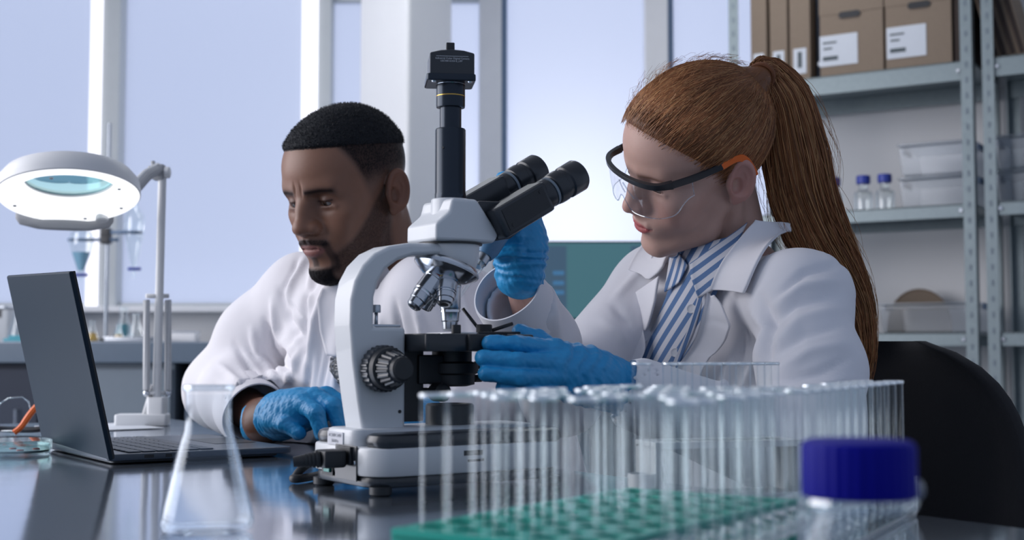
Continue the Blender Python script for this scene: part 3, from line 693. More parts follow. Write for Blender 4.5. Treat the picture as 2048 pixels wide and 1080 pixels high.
# conical flask
fp = np.array([U(412, 1060, 1.0)[0], 1.011])
r = thing('conical_flask', 'empty clear conical flask standing in front of the laptop', 'flask', (fp[0] - .002, fp[1], 0))
M['flask'] = glass_thin('flask_glass', tint=(0.95, 0.965, 0.975), base=0.025, edge=0.55, power=3.0, rough=0.03, edgetint=(0.82, 0.87, 0.92))
MB().lathe([(.001, .0015), (.03, .001), (.0345, .003), (.0362, .008), (.0352, .014), (.0225, .066), (.0188, .078), (.0178, .086), (.0176, .104), (.0182, .108)], n=48, cap=False).build('glass_wall', M['flask'], r)
MB().lathe([(.0182, .108), (.0198, .1095), (.0202, .1112), (.0192, .113), (.0178, .1122)], n=48, cap=False).build('rim', M['glassrim'], r)
MB().lathe([(.001, .004), (.029, .0035), (.0325, .005), (.0345, .010), (.0335, .016), (.0215, .066), (.0178, .078), (.0168, .086), (.0168, .106)], n=48, cap=False).build('inner_wall', M['flask'], r)
# the capped bottle at the lower right
r = thing('media_bottle', 'glass bottle with dark blue screw cap in the right foreground', 'bottle', (U(1718, 1000, .62)[0], .62, 0))
MB().lathe([(.026, .001), (.0295, .004), (.0295, .046), (.0275, .054), (.0215, .064), (.0205, .068)], n=40, cap=False).build('glass_wall', M['flask'], r)
M['capdark'] = mat('dark_blue_cap', (0.0008, 0.002, 0.25), 0.5, spec=0.12, noise=0.05)
cm = MB(); loops = []
tt = np.linspace(0, 2 * math.pi, 120, endpoint=False)
for (rr, z, g) in ((.0240, .0705, 1), (.0264, .0715, 1), (.0264, .094, 1), (.0255, .0965, .4), (.0235, .0975, 0), (.010, .0975, 0)):
    rad = rr + .00035 * g * np.sign(np.sin(tt * 30)); loops.append(np.stack([rad * np.cos(tt), rad * np.sin(tt), np.full(120, z)], 1))
cm.loft(loops).build('cap', M['capdark'], r)
MB().lathe([(.0225, .064), (.0262, .066), (.0272, .0685), (.0262, .0708), (.0225, .071)], n=40, cap=False).build('pouring_ring', M['glassrim'], r)
MB().ball((.0268, -.003, .0745), (.0035, .003, .005), 10, 8).build('ring_tab', M['glassrim'], r)
# petri dish
def dish(mb, R, H, z, th=.0012): mb.lathe([(R - .002, z), (R, z + .001), (R, z + H), (R - th, z + H), (R - th, z + .0022), (.001, z + .0022)], n=48, cap=False)
r = thing('petri_dish', 'covered glass petri dish beside the laptop lid', 'petri dish', (-.668, 1.765, 0))
M['dish'] = glass_thin('dish_glass', tint=(0.88, 0.95, 0.94), base=0.10, edge=0.6, power=1.5)
q = MB(); dish(q, .043, .013, .0005); q.build('dish', M['dish'], r)
q = MB(); q.lathe([(.0445, .006), (.0455, .0065), (.0455, .0185), (.0445, .0195), (.001, .0195)], n=48, cap=False); q.build('cover', M['dish'], r)
MB().lathe([(.001, .0035), (.041, .0035), (.041, .006), (.001, .006)], n=40).build('medium', mat('culture_medium', (0.62, 0.70, 0.80), 0.2, noise=0.06), r)
RED = mat('red_culture', (0.55, 0.12, 0.10), 0.4, noise=0.1)
for (dx, dy) in ((.012, -.02), (.024, .006), (-.01, .012)): MB().lathe([(.005, .006), (.0045, .0075), (.001, .008)], (dx, dy, 0), n=14).build('colony', RED, r)
# sheet of paper under the lamp
r = MB().at(AB(.70, 2.37, .0015), rotm(rz=PHI + .1)).box((0, 0, 0), (.16, .20, .001)).build('paper_sheet', M['paper'], None); tag(r, 'white paper sheet lying beside the lamp foot', 'paper')
# spare safety glasses on the table
ORG = mat('orange_plastic', (0.80, 0.15, 0.02), 0.4, noise=0.04)
M['lens'] = glass_thin('goggle_lens', tint=(0.96, 0.96, 0.97), base=0.025, edge=0.30, power=2.6, rough=0.03)
gY = 2.17; go = U(40, 862, gY); go[2] = 0
r = thing('safety_glasses', 'spare safety glasses with orange temple lying behind the petri dish', 'goggles', go)
gk = gY / FPX
q = MB()
outl = [(-52, 2), (-52, 38), (-40, 62), (-20, 74), (8, 76), (20, 66), (26, 40), (18, 18), (0, 4)]
pts = [(a * gk, -.012 + .0006 * (a * a) / 100, .004 + b * gk * .92) for a, b in outl]
q.raw(pts + [(p[0], p[1] + .002, p[2]) for p in pts], [tuple(range(9)), tuple(range(17, 8, -1))] + [(i, (i + 1) % 9, 9 + (i + 1) % 9, 9 + i) for i in range(9)])
q.build('lens', M['lens'], r); 
MB().tube(pts + [pts[0]], .0011, 8).build('lens_edge', M['dish'], r)
MB().tube(spline([(-58 * gk, 0, .010), (-20 * gk, .004, .008), (30 * gk, .0, .008), (52 * gk, .0, .012)], 12), .005, 8).build('brow_frame', M['black'], r)
MB().tube(spline([(46 * gk, -.01, 66 * gk), (30 * gk, -.02, 44 * gk), (16 * gk, -.03, 18 * gk), (4 * gk, -.035, 6 * gk)], 14), [.0055] * 8 + [.005] * 6, 8).build('temple', ORG, r)
MB().tube(spline([(52 * gk, .0, .012), (52 * gk, -.004, .035), (46 * gk, -.01, 66 * gk)], 8), .0035, 8).build('temple_hinge', M['dish'], r)

# ------------------------------------------------------------------ laptop
M['lap'] = mat('laptop_grey_metal', (0.017, 0.030, 0.046), 0.42, spec=0.09, metal=0.05, noise=0.03, nscale=30)
M['lapk'] = mat('laptop_keys', (0.075, 0.09, 0.115), 0.45, noise=0.03)
M['lapb'] = mat('laptop_black', (0.010, 0.012, 0.016), 0.4, noise=0.05)
LA = np.array([-.490, 1.590, 0]); lt = thing('laptop', 'open dark grey laptop turned away at the left', 'laptop', LA, PHI)
LW, LD = .306, .243
M['deck'] = mat('laptop_deck', (0.065, 0.080, 0.105), 0.35, spec=.4, metal=.2, noise=.03)
bs = MB().rbox((LD / 2, LW / 2, .0088), (LD, LW, .0085), .010, .002).build('base', M['deck'], lt)
MB().rbox((LD / 2 - .004, LW / 2, .0035), (LD - .022, LW - .016, .005), .012, .002).build('underside', M['lapb'], lt)
MB().rbox((.173 + .03, LW / 2, .0133), (.06, .11, .0006), .004, 0).build('touchpad', M['lapb'], bs)
MB().box((.085, LW / 2, .0131), (.112, LW - .03, .0004)).build('key_well', M['lapb'], bs)
kp = None
for rI in range(6):
    for cI in range(15):
        if rI == 5 and 4 <= cI <= 8: continue
        xx, yy = .036 + rI * .0188, .020 + cI * .0187
        if kp is None:
            kp = MB().rbox((0, 0, 0), (.0164, .0160, .0016), .002, .0006, n=2).build('key', M['lapk'], bs); kp.location = (xx, yy, .0141)
        else:
            k2 = kp.copy(); scene.collection.objects.link(k2); k2.location = (xx, yy, .0141)
MB().rbox((.036 + 5 * .0188, .020 + 6 * .0187, .0141), (.0164, .0900, .0016), .002, .0006, n=2).build('space_key', M['lapk'], bs)
for (xx, dx) in ((.05, .012), (.075, .008), (.10, .005)): MB().box((xx, .0003, .009), (dx, .0012, .004)).build('port', M['lapb'], bs)
LM = rotm(ry=math.radians(-13.5)) @ rotm(rx=math.radians(1.8))
lid = MB().at((.004, 0, .004), LM).box((0, LW / 2, .1195), (.0065, LW, .235)).build('lid', M['lap'], lt, bevel=.0025)
MB().at((.004, 0, .004), LM).box((.0036, LW / 2, .1195), (.0035, LW - .001, .234)).build('bezel', M['lapb'], lid, bevel=.001)
MB().at((.004, 0, .004), LM).box((.0058, LW / 2, .124), (.0008, LW - .016, .200)).build('screen', mat('laptop_screen', (.02, .03, .05), .25, emit=(.35, .45, .6), estr=.35), lid, smooth=False)
for yy in (.05, LW - .05): MB().cyl((.006, yy - .025, .009), (.006, yy + .025, .009), .0045, n=12).build('hinge', M['lapb'], lt)

# ------------------------------------------------------------------ magnifier lamp
M['lampw'] = mat('lamp_white_paint', (0.70, 0.71, 0.72), 0.4, noise=0.02)
M['lampg'] = mat('lamp_grey_paint', (0.38, 0.39, 0.41), 0.45, noise=0.03)
LY = 2.42; lp = U(312, 850, LY); lp[2] = 0; lk = LY / FPX
lam = thing('magnifier_lamp', 'white ring magnifier lamp on a spring-balanced pole, switched on', 'lamp', lp)
def L3(px, py, dy=0.0):
    q = U(px, py, LY + dy); return q - lp
zt = L3(312, 352)[2]
MB().at((-.025, .0, 0), rotm(rz=.12)).rbox((0, 0, .011), (.095, .05, .022), .006, .003).build('foot', M['lampw'], lam)
MB().at((0, 0, 0)).rbox((0.002, 0, .028), (.032, .034, .05), .006, .003).build('pole_socket', M['lampw'], lam)
MB().tube([(-.022, 0, .02), (-.006, 0, .075)], .005, 8).build('brace', M['lampw'], lam)
MB().cyl((0, 0, .03), (0.004, 0, zt), .0078, n=20).build('pole', M['lampw'], lam)
for (px, dy) in ((293, -.012), (336, .012)):
    top, bot = L3(px, 600, dy), L3(px, 780, dy)
    s_ = MB().cyl(bot, top, .0062, n=14).build('spring_sleeve', M['lampw'], lam)
    turns = 60; tq = np.linspace(0, 1, 360); hx = np.stack([bot[0] + (top[0] - bot[0]) * tq + .0064 * np.cos(tq * turns * 6.28), np.full(360, (bot[1] + top[1]) / 2) + .0064 * np.sin(tq * turns * 6.28), bot[2] + (top[2] - bot[2]) * tq], 1)
    MB().tube(hx, .0009, 4).build('spring_coil', M['lampg'], s_)
    MB().ball(bot - np.array([0, 0, .006]), .0068, 12, 8).build('spring_end', M['chrome'], s_)
MB().cyl(L3(292, 592, -.012), L3(337, 592, .012), .0045, n=10).build('cross_bar', M['lampw'], lam)
MB().cyl(L3(298, 786, -.012), L3(336, 786, .012), .0035, n=10).build('cross_bar', M['lampw'], lam)
MB().cyl(L3(296, 338, -.01), L3(336, 350, .01), .007, n=12).build('joint_pin', M['lampg'], lam)
MB().rbox(L3(318, 345), (.022, .022, .030), .004, .003).build('joint_block', M['lampg'], lam)
MB().lathe([(.006, 0), (.011, .003), (.011, .010), (.007, .012)], L3(328, 345, -.004), (1, 0, 0), 14).build('joint_knob', M['lampw'], lam)
MB().cyl(L3(306, 338), L3(306, 322), .004, n=10).build('joint_screw', M['lampg'], lam)
hy = -.16                                   # the ring head hangs nearer than the pole
hc = L3(138, 386, hy)
MB().tube([L3(322, 338), L3(296, 352, -.05), L3(268, 384, -.09)], .0085, 10).build('arm_rod', M['lampg'], lam)
MB().tube([L3(316, 330), L3(290, 344, -.05), L3(262, 372, -.09)], .005, 8).build('arm_rod', M['lampw'], lam)
nd = np.array([0.10, -0.25, -0.96]); nd /= np.linalg.norm(nd)         # the lit side looks down and forward
R_ = 139 * (LY + hy) / FPX
hd = MB().lathe([(R_ * .62, -.034), (R_ * .66, -.036), (R_ * .90, -.032), (R_ * .985, -.018), (R_, -.006), (R_, .004), (R_ * .97, .007)], hc, nd, 64, cap=False).build('housing', M['lampw'], lam)
MB().lathe([(R_ * .62, -.034), (R_ * .62, -.024)], hc, nd, 64, cap=False).build('inner_collar', M['lampw'], hd)
MB().lathe([(R_ * .985, .0055), (R_ * .95, .010), (R_ * .84, .009), (R_ * .74, .003), (R_ * .68, -.008), (R_ * .63, -.022)], hc, nd, 64, cap=False).build('light_ring', mat('ring_light_diffuser', (0.9, 0.9, 0.9), 0.4, emit=(0.97, 0.98, 1.0), estr=1.15), hd)
M['maglens'] = glass_thin('magnifier_glass', tint=(0.22, 0.50, 0.54), base=0.16, edge=0.5, power=2.0, rough=0.02, edgetint=(0.7, 0.95, 0.95))
MB().lathe([(R_ * .615, -.026), (R_ * .4, -.023), (.001, -.021)], hc, nd, 48, cap=False).build('magnifying_lens', M['maglens'], lam)
fz = frame_z(nd)
for ang in (35, 110, 205, 290, 340):
    c_ = hc + fz @ np.array([R_ * .80 * math.cos(math.radians(ang)), R_ * .80 * math.sin(math.radians(ang)), .0112]); MB().lathe([(.0035, 0), (.003, .0015)], c_, nd, 10).build('screw', M['lampg'], hd)
hb = hc + fz @ np.array([0, 0, 0]); far = L3(140, 440, hy + .11)
g = MB(); g.at(hc, fz)
g.loft([[(.085 * math.cos(t) * s_, -R_ * .985 + o_ + .012 * math.sin(t) * s_, z_) for t in np.linspace(0, 2 * math.pi, 32, endpoint=False)] for (s_, o_, z_) in ((1.0, .004, -.020), (1.0, .002, .006), (.92, .0, .016), (.6, .0, .023), (.15, .0, .025))])
sgn = 1
hg = g.build('ballast_cover', M['lampg'], lam)
MB().lathe([(.010, 0), (.0115, .003), (.0115, .012), (.009, .014)], L3(204, 428, hy + .10), nd, 16).build('switch_knob', M['lampw'], lam)
# ------------------------------------------------------------------ microscope (x = towards the woman, y = away along the table)
M['mw'] = mat('microscope_enamel', (0.66, 0.68, 0.70), 0.38, noise=0.02, coat=0.15)
M['mk'] = mat('microscope_black', (0.014, 0.018, 0.024), 0.32, noise=0.04, coat=0.1)
M['mk2'] = mat('microscope_black_satin', (0.010, 0.012, 0.015), 0.5, noise=0.04)
M['anod'] = mat('anodised_black_metal', (0.020, 0.028, 0.040), 0.24, metal=0.6, noise=0.03)
M['objm'] = mat('objective_satin_chrome', (0.50, 0.52, 0.55), 0.2, metal=1.0, noise=0.03)
M['gold'] = mat('gold_line', (0.75, 0.45, 0.08), 0.3, metal=0.8, noise=0.02)
M['red'] = mat('red_line', (0.5, 0.04, 0.05), 0.4, noise=0.02); M['yel'] = mat('yellow_line', (0.6, 0.42, 0.05), 0.4, noise=0.02)
M['led'] = mat('green_switch', (0.01, 0.30, 0.25), 0.3, noise=0.03)
M['txtw'] = mat('white_print', (0.55, 0.58, 0.62), 0.6, noise=0.02); M['txtg'] = mat('grey_print', (0.34, 0.36, 0.40), 0.6, noise=0.02)
mc = np.array([-.0655, 1.374, 0]); ms = thing('microscope', 'white trinocular microscope with camera on its vertical tube', 'microscope', mc, PHI)
# base
base = MB().rbox((-.015, 0, .032), (.23, .150, .028), .030, .003).build('base', M['mw'], ms)
MB().rbox((-.015, 0, .013), (.226, .146, .011), .030, .004).build('base_rim', M['mk'], base)
for sx, sy in ((-.115, -.062), (-.115, .062), (.085, -.062), (.085, .062)): MB().lathe([(.009, 0), (.011, .002), (.011, .009)], (sx, sy, .0), n=16).build('rubber_foot', M['mk2'], base)
for s in (-1, 1): MB().rbox((-.012, s * .0535, .0515), (.222, .042, .015), .018, .006).build('side_cover', M['mk'], base)
MB().rbox((-.020, 0, .053), (.218, .066, .019), .012, .004).build('spine', M['mw'], base)
MB().box((-.1295, .006, .052), (.0014, .034, .013)).build('rating_label', mat('silver_label', (.62, .63, .68), .4, noise=.02), base)
Rb = np.array([[0, 0, -1], [-1, 0, 0], [0, 1, 0]], float)       # text facing -x: right = -y, up = z
text_mesh('label_text', 'AC100V-240V', .0048, M['txtg'], base, mat4(Rb, (-.1304, .006, .055)))
text_mesh('label_text', '50/60Hz', .0045, M['txtg'], base, mat4(Rb, (-.1304, .006, .0495)))
# vents on the near side
for (xx, zz, ww, hh) in ((-.018, .038, .022, .005), (-.015, .0305, .019, .0025)): MB().box((xx, -.0747, zz), (ww, .0012, hh)).build('vent_slot', M['mk2'], base)
# inlet plate and switch
inl = MB().box((-.1306, -.020, .030), (.002, .046, .034)).build('power_inlet', M['mk'], base, bevel=.0008)
MB().box((-.1325, -.020, .037), (.004, .030, .018)).build('inlet_socket', M['mk2'], inl, bevel=.001)
MB().lathe([(.0022, 0), (.0018, .001)], (-.1316, -.039, .031), (-1, 0, 0), 10).build('inlet_screw', M['chrome'], inl)
MB().box((-.1306, .020, .022), (.002, .024, .014)).build('switch_frame', M['mk2'], base); MB().box((-.1325, .018, .0225), (.003, .013, .009)).build('rocker_switch', M['led'], base, bevel=.0008)
# arm
arc = [(-.112, .056), (-.118, .09), (-.124, .13), (-.127, .165), (-.1265, .190), (-.122, .209), (-.113, .225), (-.100, .2375), (-.083, .2455), (-.06, .2495), (-.03, .2505), (-.004, .2505),
       (-.004, .2385), (-.03, .2385), (-.055, .2365), (-.073, .231), (-.087, .2215), (-.096, .208), (-.1, .193), (-.1005, .163), (-.064, .163), (-.064, .058)]
arm = MB().prism(arc, -.0195, .0195, 'xz').build('arm', M['mw'], ms, bevel=.004, seg=3)
MB().rbox((-.083, 0, .1645), (.036, .022, .003), .002, .0008).build('stop_plate', M['steel'], arm)
st_ = MB().cyl((-.088, 0, .164), (-.088, 0, .178), .002, n=10).build('stop_screw', M['steel'], arm); MB().lathe([(.0045, .178), (.0048, .179), (.0048, .185), (.0042, .186)], (-.088, 0, 0), n=14).build('screw_head', M['steel'], st_)
MB().cyl((-.071, -.0190, .078), (-.071, -.0204, .078), .0018, n=10).build('set_screw', M['mk2'], arm)
MB().lathe([(.024, .220), (.0275, .226), (.0305, .238), (.0312, .2505)], n=40).build('nosepiece_mount', M['mw'], ms)
MB().lathe([(.034, .2505), (.034, .2525)], n=40).build('dovetail_ring', M['mk2'], ms)
# viewing head
hp = [(-.036, .2525), (.036, .2525), (.0425, .262), (.0145, .2975), (-.016, .2975), (-.020, .283), (-.036, .270)]
hm = MB()
hm.loft([[(x_, -.031, z_) for x_, z_ in hp], [(x_ * .98, -.024, z_ + (0.0005 if z_ > .26 else 0)) for x_, z_ in hp], [(x_ * .98, .024, z_) for x_, z_ in hp], [(x_, .031, z_) for x_, z_ in hp]])
head = hm.build('viewing_head', M['mw'], ms, bevel=.0035, seg=3)
MB().lathe([(.0215, .270), (.0205, .2985), (.0195, .2995)], n=36).build('tube_collar', M['mw'], head)
tubeZ = [(.0164, .2985), (.0166, .2995), (.0166, .3055), (.0163, .306), (.0163, .3735), (.0155, .375)]
tu = MB().lathe(tubeZ, n=40).build('photo_tube', M['anod'], ms)
MB().cyl(frame_z((0, 0, 1))[:, 0] * 0 + np.array([-.0140, -.0080, .353]), np.array([-.0147, -.0084, .353]), .0012, n=8).build('grub_screw', M['mk2'], tu)
MB().lathe([(.0116, .374), (.0116, .399)], n=36).build('adapter_tube', M['anod'], ms)
ad = MB().lathe([(.0135, .3975), (.0152, .398), (.0155, .400), (.0155, .4225), (.0150, .423)], n=40).build('adapter_ring', M['anod'], ms)
MB().lathe([(.01562, .4095), (.01562, .4103)], n=40).build('gold_ring', M['gold'], ad)
MB().lathe([(.0155, .4225), (.0160, .4235), (.0160, .4268)], n=40).build('mount_ring', M['chrome'], ad)
CR = rotm(rz=-PHI + math.radians(7))
def at_cam(mb): return mb.at((0, 0, 0), CR)
top_out = [(-.0235, .4255), (.0235, .4255), (.0235, .4525), (.012, .4553), (0, .4562), (-.012, .4553), (-.0235, .4525)]
cam_b = at_cam(MB()).prism(top_out, -.0225, .0225, 'xz').build('camera_body', M['mk'], ms, bevel=.0015)
at_cam(MB()).rbox((-.001, .0, .4265), (.052, .049, .0075), .004, .0012).build('camera_flange', M['anod'], cam_b)
for sx in (-.020, .020): at_cam(MB()).lathe([(.003, 0), (.0025, .0012)], (sx * .95, -.0195, .4226), (0, 0, -1), 10).build('flange_screw', M['chrome'], cam_b)
us = at_cam(MB()).rbox((-.0005, 0, .4615), (.009, .006, .013), .001, .0008).build('usb_plug', M['mk2'], cam_b)
Tt = mat4(CR @ np.array([[1, 0, 0], [0, 0, -1], [0, 1, 0]], float), CR @ np.array([0, -.0227, .4462]))
text_mesh('printed_text', 'Industrial Color Digital Camera', .0028, M['txtw'], cam_b, Tt)
text_mesh('printed_text', 'USC000 SUX0 8_LIFF', .0026, M['txtw'], cam_b, mat4(CR @ np.array([[1, 0, 0], [0, 0, -1], [0, 1, 0]], float), CR @ np.array([-.001, -.0227, .4434])))
at_cam(MB()).box((0, -.0226, .4486), (.034, .0003, .0004)).build('printed_rule', M['txtw'], cam_b)
# binocular: two inclined arms with eyepieces
ang = math.radians(29); ud = np.array([math.cos(ang), 0, math.sin(ang)]); vd = np.array([-math.sin(ang), 0, math.cos(ang)])
RU = np.stack([ud, np.array([0, 1.0, 0]), vd], 1)
hs = MB().prism([(.038, .255), (.060, .259), (.085, .276), (.094, .288), (.083, .303), (.052, .2985), (.020, .297), (.017, .294)], -.026, .026, 'xz').build('binocular_housing', M['mk'], ms, bevel=.004, seg=3)
for (yb, o0, lift, nm) in ((-.031, np.array([.040, 0, .2745]), 0, 'near'), (.031, np.array([.030, 0, .2745]), .013, 'far')):
    o_ = o0 + np.array([0, yb, lift])
    bl_ = MB().at(o_, RU).rbox((.030, 0, 0), (.074, .032, .034), .006, .004).build('eyepiece_arm', M['mk'], ms)
    if nm == 'near':
        MB().at(o_, RU).box((.030, -.0163, .001), (.060, .0012, .024)).build('cover_plate', M['mk2'], bl_, bevel=.0005)
        for sx, sz in ((.006, -.007), (.054, .009)): MB().at(o_, RU).lathe([(.002, 0), (.0018, .0006)], (sx, -.0169, sz), (0, -1, 0), 10).build('plate_screw', M['mk2'], bl_)
    ey = MB().lathe([(.0145, .060), (.0165, .064), (.0165, .074), (.0150, .0755), (.0150, .080), (.0172, .0815), (.0180, .086), (.0180, .094), (.0162, .0955), (.0162, .100), (.0182, .1015), (.0184, .120), (.0168, .1225), (.0125, .1225), (.0115, .116), (.001, .1155)],
                    o_, ud, 36, cap=False).build('eyepiece', M['mk'], ms)
    MB().lathe([(.0168, .0755), (.0168, .0785)], o_, ud, 36).build('diopter_scale', M['cabgrey'], ey)
# nosepiece and objectives
tl = math.radians(20); axd = np.array([-math.sin(tl), 0, -math.cos(tl)])
pv = np.array([-.006, 0, .2185])                # crossing point of the objective axes lies above this
cx = np.array([0, 0, .238])
np_ = MB().lathe([(.018, .004), (.033, .008), (.0350, .011), (.0350, .015), (.031, .0185), (.023, .024), (.016, .026)], cx, axd, 44).build('nosepiece', M['chrome'], ms)
MB().lathe([(.0353, .0115), (.0357, .013), (.0353, .0145)], cx, axd, 60, cap=False).build('knurled_ring', M['steel'], np_)
def rot_axis(v, ax, t):
    return v * math.cos(t) + np.cross(ax, v) * math.sin(t) + ax * np.dot(ax, v) * (1 - math.cos(t))
objs = [(0, .054, 'yel', 0), (180, .046, 'red', 1), (90, .034, 'yel', 2), (270, .038, 'red', 2)]
for (t, L, cm_, nn) in objs:
    d = rot_axis(np.array([0, 0, -1.0]), axd, math.radians(t)); s0 = .024
    pr = [(.0085, s0 - .004), (.0105, s0), (.0118, s0 + .002), (.0118, s0 + .008), (.0112, s0 + .0085), (.0112, s0 + L * .55), (.0102, s0 + L * .58), (.0095, s0 + L * .80), (.0086, s0 + L * .82), (.0080, s0 + L * .96), (.0062, s0 + L), (.0040, s0 + L), (.0035, s0 + L - .002)]
    ob = MB().lathe(pr, cx, d, 32).build('objective', M['objm'], ms)
    MB().lathe([(.01195, s0 + .0035), (.01195, s0 + .0052)], cx, d, 32).build('colour_ring', M[cm_], ob)
    MB().lathe([(.0109, s0 + L * .585), (.0109, s0 + L * .63)], cx, d, 32).build('knurl', M['chrome'], ob)
    MB().lathe([(.0046, s0 + L - .0005), (.001, s0 + L - .0003)], cx, d, 16).build('front_lens', M['mk2'], ob)
# stage
sg = MB().rbox((-.004, 0, .1475), (.118, .118, .018), .004, .0015).build('stage', M['mk'], ms)
MB().rbox((.024, -.045, .1475), (.080, .040, .017), .004, .002).build('stage_drive', M['mk2'], sg)
MB().lathe([(.012, .1565), (.012, .1575)], (0, 0, 0), n=24).build('stage_aperture', M['chrome'], sg)
MB().box((.002, .0, .1578), (.026, .060, .0012)).build('specimen_slide', mat('slide_glass', (.8, .82, .85), .15, noise=.02), sg)
MB().lathe([(.0085, .1565), (.0085, .166), (.0075, .167)], (.030, -.020, 0), n=20).build('clip_hub', M['mk2'], sg)
MB().tube([(.028, -.016, .160), (.016, .0, .184)], .0018, 8).build('clip_lever', M['mk2'], sg); MB().tube([(.036, -.022, .160), (.062, -.026, .168)], .002, 8).build('clip_lever', M['mk2'], sg)
MB().lathe([(.005, .1565), (.005, .165), (.0045, .166)], (-.012, -.032, 0), n=16).build('clip_screw', M['mk2'], sg)
MB().tube([(.0, -.055, .1572), (.066, -.048, .1580)], .0014, 8).build('slide_arm', M['mk2'], sg)
sc_ = MB().box((.018, -.0652, .1525), (.022, .0008, .008)).build('vernier_scale', M['mk2'], sg)
for i in range(7): MB().box((.0105 + i * .0025, -.0657, .1525 + (.001 if i % 2 else 0)), (.0006, .0004, .004)).build('scale_mark', M['txtw'], sc_)
# condenser, rack, knobs
co = MB().lathe([(.016, .102), (.024, .104), (.024, .114), (.028, .116), (.028, .126), (.021, .128), (.021, .144)], (.0, -.004, 0), n=36).build('condenser', M['mk2'], ms)
MB().box((-.032, -.004, .120), (.030, .026, .030)).build('condenser_carrier', M['mk2'], co, bevel=.002)
MB().tube([(.026, -.006, .121), (.046, -.012, .119)], .0009, 6).build('iris_lever', M['steel'], co)
MB().lathe([(.004, 0), (.004, .008)], (.026, -.008, .124), (1, 0, 0), 12).build('centring_screw', M['mk2'], co); MB().lathe([(.004, 0), (.004, .008)], (.026, -.008, .110), (1, 0, 0), 12).build('centring_screw', M['mk2'], co)
MB().box((-.052, 0, .1055), (.026, .026, .077)).build('focus_rack', M['mk2'], ms, bevel=.0015)
MB().lathe([(.0085, 0), (.0095, .002), (.0095, .018), (.007, .0205)], (-.026, -.012, .0965), (0, -1, 0), 24).build('condenser_knob', M['mk2'], ms); MB().cyl((-.045, -.006, .0965), (-.026, -.014, .0965), .005, n=10).build('knob_shaft', M['mk2'], ms)
il = MB().lathe([(.0255, .062), (.0255, .082), (.0235, .084), (.0205, .084), (.020, .079), (.001, .0785)], (0, 0, 0), n=40, cap=False).build('illuminator', M['mk2'], ms)
MB().lathe([(.0198, .0795), (.012, .082), (.001, .083)], n=30, cap=False).build('field_lens', M['dish'], il)
def ribbed(name, r0, r1, y0, y1, nr, parent, x_=-.094, z_=.1215, rib=.0011):
    n_ = nr * 4; t = np.linspace(0, 2 * math.pi, n_, endpoint=False); pat = np.tile([0, 1, 1, 0], nr); loops = []
    for f, g, e in ((0, 0, -.0015), (.06, 1, 0), (.90, 1, 0), (1, 0, -.0018)):
        rr = r0 + (r1 - r0) * f + e + rib * g * pat; y = y0 + (y1 - y0) * f; loops.append(np.stack([x_ + rr * np.cos(t), np.full(n_, y), z_ + rr * np.sin(t)], 1))
    return MB().loft(loops).build(name, M['mk'], parent, angle=25)
for s in (-1, 1):
    c_ = ribbed('coarse_focus_knob', .0225, .0222, s * .0215, s * .036, 26, ms)
    MB().lathe([(.0200, 0), (.0215, .001), (.0205, .007), (.0180, .008)], (-.094, s * .036, .1215), (0, s, 0), 36).build('knob_flange', M['mk2'], c_)
    f_ = ribbed('fine_focus_knob', .0175, .0128, s * .044, s * .062, 18, ms); MB().lathe([(.0122, 0), (.0118, .0055), (.0100, .0075)], (-.094, s * .062, .1215), (0, s, 0), 28).build('knob_cap', M['mk2'], f_)
# power cord with its plug
pc = thing('power_cord', 'black power cord plugged into the back of the microscope', 'cord', mc, PHI)
MB().at((-.1375, -.019, .0345)).rbox((-.010, 0, 0), (.024, .027, .017), .003, .003).build('plug', M['mk2'], pc)
sr = MB()
for i in range(7): sr.lathe([(.0085 - i * .0006, 0), (.0085 - i * .0006, .0022)], (-.160 - i * .0032, -.019 + i * .0016, .0345 - i * .0004), (-1, .45, -.1), 18)
sr.lathe([(.0075, 0), (.005, .026)], (-.158, -.019, .0345), (-1, .45, -.1), 16)
sr.build('strain_relief', M['mk2'], pc)
inv = lambda q: toab(np.asarray(q) - mc)
cpath = [inv(np.asarray(AB(*(toab(mc)[:2] + np.array([-.160, -.019])), .0345))), inv(U(625, 922, 1.392)), inv(U(598, 943, 1.385)), inv(U(586, 966, 1.378)), inv(U(596, 977, 1.375)), inv(U(625, 968, 1.40)), inv(U(655, 958, 1.44)), inv(U(680, 953, 1.47))]
cp_ = spline(cpath, 50); cp_[:, 2] = np.maximum(cp_[:, 2], .0052); MB().tube(cp_, .0044, 12).build('cable', M['mk2'], pc)
